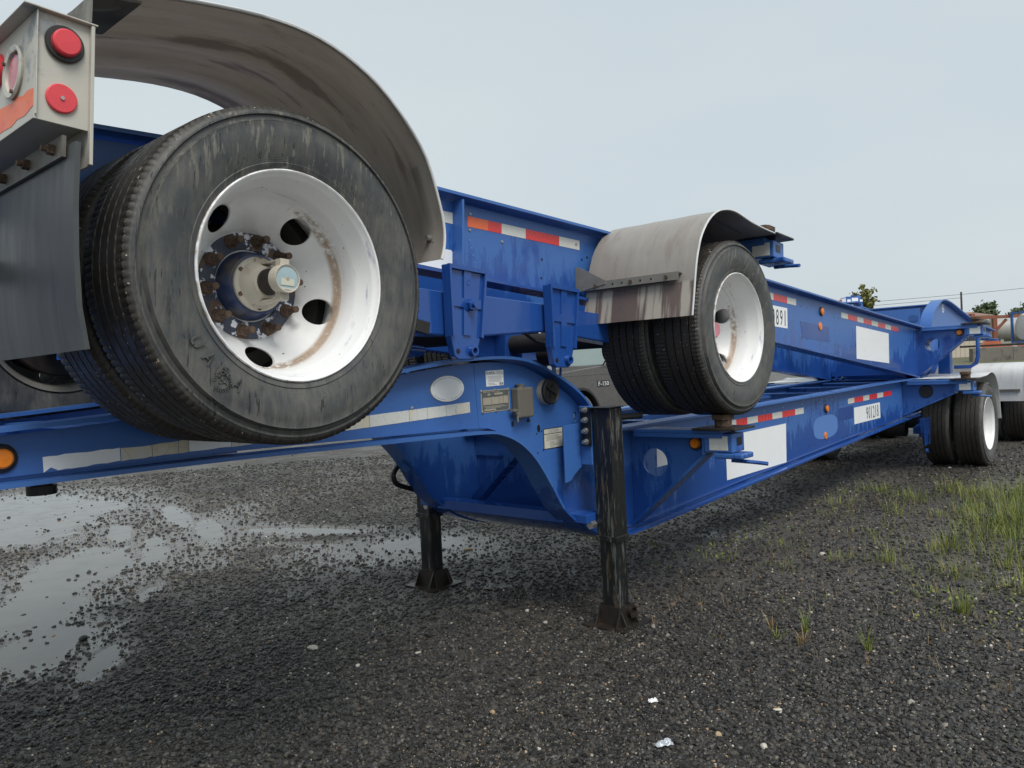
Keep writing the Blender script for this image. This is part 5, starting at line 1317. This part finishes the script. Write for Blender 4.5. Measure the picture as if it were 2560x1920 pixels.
# ------------------------------------------------------------------ trees, pole and wires
def tree(name, label, pos, h, blobs, leaf, nleaf, lsize, trunk_h, lean=0.0, seed=1):
    r = np.random.default_rng(seed)
    t = thing(name, label, "tree", pos, (0, 0, 0), None)
    tr = MB().tube([(0, 0, -0.1), (lean * 0.3, 0, trunk_h * 0.5), (lean, 0.05, trunk_h)], h * 0.018, 9)
    for bx, by, bz, br in blobs:
        tr.tube([(lean * 0.6, 0, trunk_h * 0.75), (bx * 0.5 + lean * 0.3, by * 0.5, (trunk_h * 0.75 + bz) / 2), (bx, by, bz)], h * 0.007, 6)
    place("trunk", tr.mesh("trunk", smooth=60), "bark", t)
    V, F = [], []
    for bx, by, bz, br in blobs:
        n = int(nleaf * (br / max(b[3] for b in blobs)) ** 2)
        sub = r.normal(size=(9, 3)) * br * 0.48
        for i in range(n):
            c = sub[r.integers(0, 9)] + r.normal(size=3) * br * 0.26
            c = np.array([bx, by, bz]) + c * np.array([1, 1, 0.8])
            u = r.normal(size=3); u /= np.linalg.norm(u); w = np.cross(u, r.normal(size=3)); w /= np.linalg.norm(w)
            s = lsize * (0.6 + 0.8 * r.random()); b = len(V)
            V += [tuple(c - u * s - w * s * 0.5), tuple(c + u * s * 0.2 - w * s * 0.7), tuple(c + u * s + w * s * 0.1), tuple(c + w * s * 0.7)]
            F.append((b, b + 1, b + 2, b + 3))
    me = bpy.data.meshes.new("crown"); me.from_pydata(V, [], F); me.update()
    place("crown", me, leaf, t)
    return t
px_, py_, _ = yard(33.2, 74)
tree("pine_tree", "lone ragged pine with gaps in its crown behind the stacked rail", yard(33.2, 74), 7, [(0.1, 0, 6.75, 0.55), (-0.85, 0, 5.9, 0.75), (0.75, 0.2, 5.7, 0.65), (1.35, 0, 5.95, 0.5), (-0.35, 0, 5.15, 0.7), (0.45, 0, 4.3, 0.85), (-0.6, 0.2, 4.0, 0.7), (2.1, 0, 5.0, 0.25)], "pine_leaves", 420, 0.16, 6.2, 0.1, 3)
tree("shade_tree", "broad double-crowned green tree behind the cream shed", yard(64.6, 108), 7, [(-2.6, 0, 4.0, 1.15), (-1.2, 0, 5.0, 1.2), (0.9, 0, 5.25, 1.3), (2.2, 0, 4.2, 1.1), (0.2, 0, 3.4, 1.5), (3.0, 0.3, 3.6, 0.9)], "hazy_oak_leaves", 1700, 0.20, 4.5, 0.0, 5)
tree("shade_tree", "lower green tree showing over the white tank's blue frame", yard(66.6, 104), 6, [(-0.9, 0, 4.4, 0.9), (0.6, 0, 4.7, 1.1), (2.3, 0, 4.7, 1.1), (1.0, 0, 3.6, 1.1)], "hazy_oak_leaves", 1400, 0.19, 4.2, 0.0, 8)
tw = MB()
t = thing("utility_pole", "thin dark utility pole with wires above the shed", "utility pole", yard(53.6, 94), FACE)
place("pole", MB().cyl((0, 0, 0), (0, 0, 7.6), 0.14, 0.10, 10).mesh("pole"), "pole_wood", t)
for k_, (za, dx, zb) in enumerate(((7.3, 26, 9.4), (7.3, -46, 7.0), (8.1 - 1.2, -46, 6.4))):
    pts = [(dx * u, -18 * u * (1 if dx > 0 else 0.3), za + (zb - za) * u - 0.5 * math.sin(math.pi * u)) for u in np.linspace(0, 1, 14)]
    place("wire", MB().tube(pts, 0.022, 5).mesh("wire"), "black_steel", t)
# fence posts and a low bank of scrub at the far side, seen under the stacked chassis
for i, (r_, a_) in enumerate(((18.3, 52), (19.4, 52.5), (20.6, 53), (22.0, 53.5))):
    o = place("fence_post", MB().box(-0.09, 0.09, -0.09, 0.09, -0.1, 1.35).mesh("fence_post"), "pole_wood", None, yard(r_, a_), 0.01)
    tag(o, ("nearest the stacked white-rimmed wheel", "second from the stacked white-rimmed wheel", "third from the stacked white-rimmed wheel", "farthest from the stacked white-rimmed wheel")[i].join(("weathered wooden fence post seen under the stacked chassis, ", "")), "post", "wooden posts beyond the yard")
# ------------------------------------------------------------------ gravel, pebbles, stones, grass
def pebble_mesh(name, seed, sub=1):
    bm = bmesh.new(); bmesh.ops.create_icosphere(bm, subdivisions=sub, radius=1.0)
    r = np.random.default_rng(seed)
    for v in bm.verts:
        v.co *= 0.72 + 0.5 * r.random(); v.co.z *= 0.72
    me = bpy.data.meshes.new(name); bm.to_mesh(me); bm.free(); return me

def scatter(name, n, dmin, dmax, size, mat, seed, seat, flat=None, power=1.0):
    """points spread over the gravel in front of and around the camera's view, thinning out with distance; each becomes a stone"""
    r = np.random.default_rng(seed)
    ang = yaw + r.uniform(-0.72, 0.72, n)
    u = r.random(n); d = dmin * (dmax / dmin) ** (u ** power)
    x = d * np.cos(ang); y = d * np.sin(ang)
    if flat is not None:
        keep = flat(x, y, r); x, y, d = x[keep], y[keep], d[keep]
    s = size[0] + (size[1] - size[0]) * r.random(len(x)) ** 3.0
    s = s * np.clip(0.68 + d / 22.0, 0.8, 1.25)
    z = ground_z(x, y) + s * seat
    gz = z - s * seat
    keep = (gz > -0.0125) | ((r.random(len(x)) < 0.12) & (z > -0.0105 - s * 0.4))
    x, y, z, s = x[keep], y[keep], z[keep], s[keep]
    n = len(x)
    me = bpy.data.meshes.new(name); me.vertices.add(n)
    me.vertices.foreach_set("co", np.stack([x, y, z], 1).astype(np.float32).ravel())
    a = me.attributes.new("stone_scale", 'FLOAT_VECTOR', 'POINT')
    a.data.foreach_set("vector", (s[:, None] * r.uniform(0.75, 1.25, (n, 3))).astype(np.float32).ravel())
    a = me.attributes.new("stone_rot", 'FLOAT_VECTOR', 'POINT')
    a.data.foreach_set("vector", np.stack([r.uniform(-0.5, 0.5, n), r.uniform(-0.5, 0.5, n), r.uniform(0, 6.28, n)], 1).astype(np.float32).ravel())
    o = bpy.data.objects.new(name, me); COL.objects.link(o)
    tmpl = []
    for k in range(5):
        pm = pebble_mesh("stone_form", seed * 10 + k); pm.materials.append(MATS[mat])
        tmpl.append(bpy.data.objects.new("stone_form", pm))
    ng = bpy.data.node_groups.new(name + "_nodes", 'GeometryNodeTree')
    ng.interface.new_socket("Geometry", in_out='INPUT', socket_type='NodeSocketGeometry')
    ng.interface.new_socket("Geometry", in_out='OUTPUT', socket_type='NodeSocketGeometry')
    gi = ng.nodes.new("NodeGroupInput"); go = ng.nodes.new("NodeGroupOutput")
    g2i = ng.nodes.new("GeometryNodeGeometryToInstance")
    for ob in tmpl:
        oi = ng.nodes.new("GeometryNodeObjectInfo"); oi.inputs["Object"].default_value = ob
        ng.links.new(oi.outputs["Geometry"], g2i.inputs[0])
    ip = ng.nodes.new("GeometryNodeInstanceOnPoints"); ip.inputs["Pick Instance"].default_value = True
    ng.links.new(gi.outputs[0], ip.inputs["Points"]); ng.links.new(g2i.outputs[0], ip.inputs["Instance"])
    rv = ng.nodes.new("FunctionNodeRandomValue"); rv.data_type = 'INT'; rv.inputs[4].default_value = 0; rv.inputs[5].default_value = 4
    ng.links.new(rv.outputs[2], ip.inputs["Instance Index"])
    for nm_, sock in (("stone_scale", "Scale"), ("stone_rot", "Rotation")):
        na = ng.nodes.new("GeometryNodeInputNamedAttribute"); na.data_type = 'FLOAT_VECTOR'; na.inputs["Name"].default_value = nm_
        ng.links.new(na.outputs[0], ip.inputs[sock])
    ng.links.new(ip.outputs[0], go.inputs[0])
    md = o.modifiers.new("stones", 'NODES'); md.node_group = ng
    return o
tag(scatter("gravel", 230000, 2.3, 14, (0.0040, 0.0185), "gravel_dark", 5, 0.15, lambda x, y, r: r.random(len(x)) > silt_sheen_at(x, y) * 0.88), kind="stuff")
tag(scatter("loose_stones", 5200, 2.3, 16, (0.006, 0.021), "gravel_mixed", 8, 0.25, lambda x, y, r: vnoise(x, y, 0.8, 51) + r.normal(0, 0.1, len(x)) > 0.45), kind="stuff")
def clumpy(x, y, r): return vnoise(x, y, 1.1, 21) * 0.6 + vnoise(x, y, 4.0, 22) * 0.4 + r.normal(0, 0.12, len(x)) > 0.5
tag(scatter("pale_pebbles", 33000, 2.3, 22, (0.0016, 0.0090), "gravel_pale", 6, 0.35, clumpy), kind="stuff")
tag(scatter("pale_grit", 60000, 2.3, 5.5, (0.0014, 0.0036), "gravel_pale", 7, 0.6, lambda x, y, r: np.exp(-(((x - 2.15) / 0.40) ** 2 + ((y - 2.1) / 0.35) ** 2)) + 0.22 * np.exp(-(((x - 3.6) / 0.9) ** 2 + ((y - 4.2) / 1.0) ** 2)) > r.random(len(x)), 1.0), kind="stuff")

def rock_mesh(name, seed, dims):
    bm = bmesh.new(); bmesh.ops.create_icosphere(bm, subdivisions=2, radius=1.0)
    r = np.random.default_rng(seed)
    planes = [(Vector(r.normal(size=3)).normalized(), 0.62 + 0.3 * r.random()) for _ in range(9)]
    for v in bm.verts:
        for n_, d_ in planes:
            k_ = v.co.dot(n_) - d_
            if k_ > 0: v.co -= n_ * k_
        v.co = Vector((v.co.x * dims[0], v.co.y * dims[1], v.co.z * dims[2]))
    me = bpy.data.meshes.new(name); bm.to_mesh(me); bm.free(); return me
ROCKS = [("largest pale stone, a wedge lying in the open between the camera and the landing legs", 2.34, 3.56, (0.034, 0.020, 0.015), "paper_rock", -0.7),
         ("small oval pale stone right of the wedge-shaped stone", 2.62, 3.05, (0.020, 0.011, 0.008), "paper_rock", -0.8),
         ("smooth whitish pebble nearer the camera than the wedge-shaped stone", 2.33, 3.17, (0.014, 0.009, 0.009), "paper_rock", 0.1),
         ("white lumpy stone on the dark gravel beyond the crumpled foil", 2.67, 1.25, (0.019, 0.015, 0.014), "paper_rock", 0.3),
         ("tan square-edged stone beside the crumpled foil", 2.66, 1.42, (0.016, 0.014, 0.013), "tan_rock", 0.5),
         ("flat cream stone lying past the torn paper scraps", 3.00, 1.34, (0.021, 0.011, 0.008), "paper_rock", -0.7),
         ("pale crooked chip lying under the gooseneck between the two landing legs", 4.38, 4.44, (0.042, 0.018, 0.010), "tan_rock", -0.5),
         ("small cream stone just left of the near landing foot", 3.43, 3.02, (0.018, 0.013, 0.012), "paper_rock", 0.2),
         ("dark brown stone on the wet gravel below the long white stripe", 2.51, 4.70, (0.024, 0.016, 0.014), "dark_rock", 0.6),
         ("dark lump standing out of the nearest puddle", 1.69, 4.86, (0.030, 0.020, 0.020), "dark_rock", 0.2),
         ("tan stone at the muddy edge of the nearest puddle", 1.62, 5.12, (0.026, 0.014, 0.010), "tan_rock", 0.8),
         ("brown pebble in the grit at the bottom of the view", 2.31, 2.25, (0.016, 0.012, 0.011), "tan_rock", 0.9),
         ("cream pebble among the grass stems near the trimmed clump", 5.55, 2.10, (0.030, 0.018, 0.012), "paper_rock", -0.4)]
for i, (lab, x, y, d, m, a) in enumerate(ROCKS):
    o = place("stone", rock_mesh("stone", 40 + i, d), m, None, (x, y, float(ground_z(x, y)) + d[2] * 0.55)); o.rotation_euler = (0.1, 0.05, a)
    tag(o, lab, "stone")
def crumple(name, lab, x, y, w, h, seed, mat, cat):
    r = np.random.default_rng(seed); n = 9; m = MB()
    v = [(w * (i / (n - 1) - 0.5) * (1 - 0.25 * r.random()), h * (j / (n - 1) - 0.5) * (1 - 0.3 * r.random()), 0.004 + 0.016 * r.random() * (1 if 0 < i < n - 1 and 0 < j < n - 1 else 0.4)) for i in range(n) for j in range(n)]
    f = [(i * n + j, (i + 1) * n + j, (i + 1) * n + j + 1, i * n + j + 1) for i in range(n - 1) for j in range(n - 1) if not (i < 2 and j > 5)]
    m.add(v, f)
    o = place(name, m.mesh(name), mat, None, (x, y, float(ground_z(x, y)) + 0.006)); o.rotation_euler = (0, 0, -0.6)
    md = o.modifiers.new("depth", 'SOLIDIFY'); md.thickness = 0.0008
    tag(o, lab, cat)
crumple("foil_scrap", "crumpled silvery foil scrap lying on the dark gravel", 2.48, 1.55, 0.075, 0.045, 3, "foil", "litter")
crumple("paper_scrap", "torn white paper scrap lying beyond the crumpled foil", 2.775, 1.775, 0.045, 0.02, 4, "white_vinyl", "litter")

def blades(V, F, x, y, n, h, spread, r, dry=0.0, wd=0.0022):
    for _ in range(n):
        a = r.uniform(0, 6.283); rad = spread * r.random() ** 0.7
        bx, by = x + rad * math.cos(a) * 0.6, y + rad * math.sin(a) * 0.6
        z0 = float(GZ_at(bx, by)) - 0.003
        hh = h * r.uniform(0.38, 1.05); ln = r.uniform(0.1, 0.75) * hh; la = a + r.normal(0, 0.6)
        w = wd * r.uniform(0.6, 1.4); px, py = -math.sin(la) * w, math.cos(la) * w
        b = len(V); K = 4
        for k in range(K):
            t = k / (K - 1); q = t * t
            cx, cy, cz = bx + math.cos(la) * ln * q, by + math.sin(la) * ln * q, z0 + hh * (t - 0.18 * q)
            ww = 1 - t * 0.85
            V.append((cx - px * ww, cy - py * ww, cz)); V.append((cx + px * ww, cy + py * ww, cz))
        for k in range(K - 1): F.append((b + 2 * k, b + 2 * k + 1, b + 2 * k + 3, b + 2 * k + 2))
def GZ_at(x, y): return ground_z(np.array([x]), np.array([y]))[0]
r = np.random.default_rng(77)
V, F = [], []
patches = [(6.3, 2.0, 60, .07, .35), (5.6, 2.35, 60, .07, .35), (6.9, 2.45, 70, .08, .4), (5.3, 1.45, 60, .09, .3), (4.9, 1.25, 40, .08, .25), (7.4, 2.6, 80, .10, .4), (5.9, 1.4, 70, .11, .3), (7.6, 1.62, 120, .14, .35), (8.35, 1.75, 120, .16, .4), (6.6, 1.05, 130, .16, .35), (7.7, 1.15, 120, .2, .4), (5.7, 0.95, 70, .12, .3), (7.25, 1.75, 60, .1, .3), (7.99, 2.78, 50, .10, .30), (8.24, 2.52, 130, .13, .40), (7.92, 2.14, 140, .14, .40), (7.46, 2.15, 60, .12, .3), (8.5, 1.94, 90, .22, .3), (7.12, 2.03, 40, .14, .2), (5.54, 1.66, 70, .14, .20),
           (6.14, 1.41, 110, .17, .25), (5.41, 1.21, 100, .15, .30), (6.94, 1.32, 200, .24, .5), (8.01, 1.45, 170, .26, .6), (5.96, 1.05, 130, .20, .4), (6.48, 1.31, 120, .18, .4), (8.27, 1.37, 140, .30, .6), (7.34, 1.22, 170, .30, .55),
           (5.22, 0.86, 90, .15, .35), (5.46, 1.92, 60, .10, .25), (5.06, 2.17, 50, .08, .3), (5.08, 2.58, 40, .07, .3), (5.14, 3.2, 40, .07, .3), (5.19, 3.83, 50, .09, .15), (8.9, 1.1, 160, .24, .4),
           (7.0, 0.9, 240, .26, .8), (6.2, 0.7, 200, .22, .6), (5.0, 0.55, 80, .16, .4), (4.65, 1.03, 20, .16, .10), (8.6, 0.6, 150, .3, .9), (6.6, 1.9, 50, .09, .5), (5.9, 1.7, 60, .10, .5)]
for x, y, n, h, sp in patches: blades(V, F, x, y, n, h, sp, r)
for _ in range(420):
    x = r.uniform(4.3, 9.0); y = r.uniform(0.4, 3.0)
    if vnoise(np.array([x]), np.array([y]), 1.4, 31)[0] > 0.48: blades(V, F, x, y, 3, 0.06, 0.05, r)
for _ in range(5200):       # low leafy ground cover between the blades
    x = r.uniform(4.4, 9.2); y = r.uniform(0.3, 2.9)
    if vnoise(np.array([x]), np.array([y]), 1.4, 31)[0] < 0.50 + 0.10 * (y - 0.4): continue
    z = float(GZ_at(x, y)); a = r.uniform(0, 6.283); l = r.uniform(0.008, 0.022); w = l * 0.45; t_ = r.uniform(0.1, 0.8)
    ca, sa = math.cos(a), math.sin(a); b = len(V)
    V += [(x, y, z + 0.002), (x + ca * l * 0.5 - sa * w, y + sa * l * 0.5 + ca * w, z + 0.003 + l * t_ * 0.6), (x + ca * l, y + sa * l, z + 0.003 + l * t_), (x + ca * l * 0.5 + sa * w, y + sa * l * 0.5 - ca * w, z + 0.003 + l * t_ * 0.6)]
    F.append((b, b + 1, b + 2, b + 3))
me = bpy.data.meshes.new("weedy_grass"); me.from_pydata(V, [], F); me.update()
tag(place("weedy_grass", me, "grass_blades"), kind="stuff")
TUFTS = [("green grass clump standing alone on the dark gravel, browned at its base", 4.65, 1.03, 26, 0.17, 0.05, "grass_blades"),
         ("single upright green sprout between the dry clumps in the gravel", 3.94, 1.59, 10, 0.12, 0.02, "grass_blades"),
         ("flattened bright green tuft nearest the landing legs", 3.79, 1.68, 22, 0.05, 0.06, "grass_blades"),
         ("straw-coloured dry tuft in front of the upright green sprout", 3.80, 1.55, 22, 0.07, 0.05, "dry_grass"),
         ("upright yellow-green tuft right of the straw-coloured tuft", 3.86, 1.26, 16, 0.12, 0.03, "grass_blades"),
         ("tall dry straw stalk beside the flattened green tuft", 3.86, 1.74, 6, 0.13, 0.02, "dry_grass")]
for lab, x, y, n, h, sp, mt in TUFTS:
    V, F = [], []; blades(V, F, 0, 0, n + 8, h * 1.35, sp, r, 0, 0.0028)
    z = float(ground_z(np.array([x]), np.array([y]))[0])
    me = bpy.data.meshes.new("grass_tuft"); me.from_pydata(V, [], F); me.update()
    tag(place("grass_tuft", me, mt, None, (x, y, z)), lab, "grass tuft")
V, F = [], []
for _ in range(330):
    x = r.uniform(3.6, 9.0); y = r.uniform(0.4, 2.6); blades(V, F, x, y, 4, 0.08, 0.04, r, 0, 0.0014)
me = bpy.data.meshes.new("dry_grass"); me.from_pydata(V, [], F); me.update()
tag(place("dry_grass", me, "dry_grass"), kind="stuff")
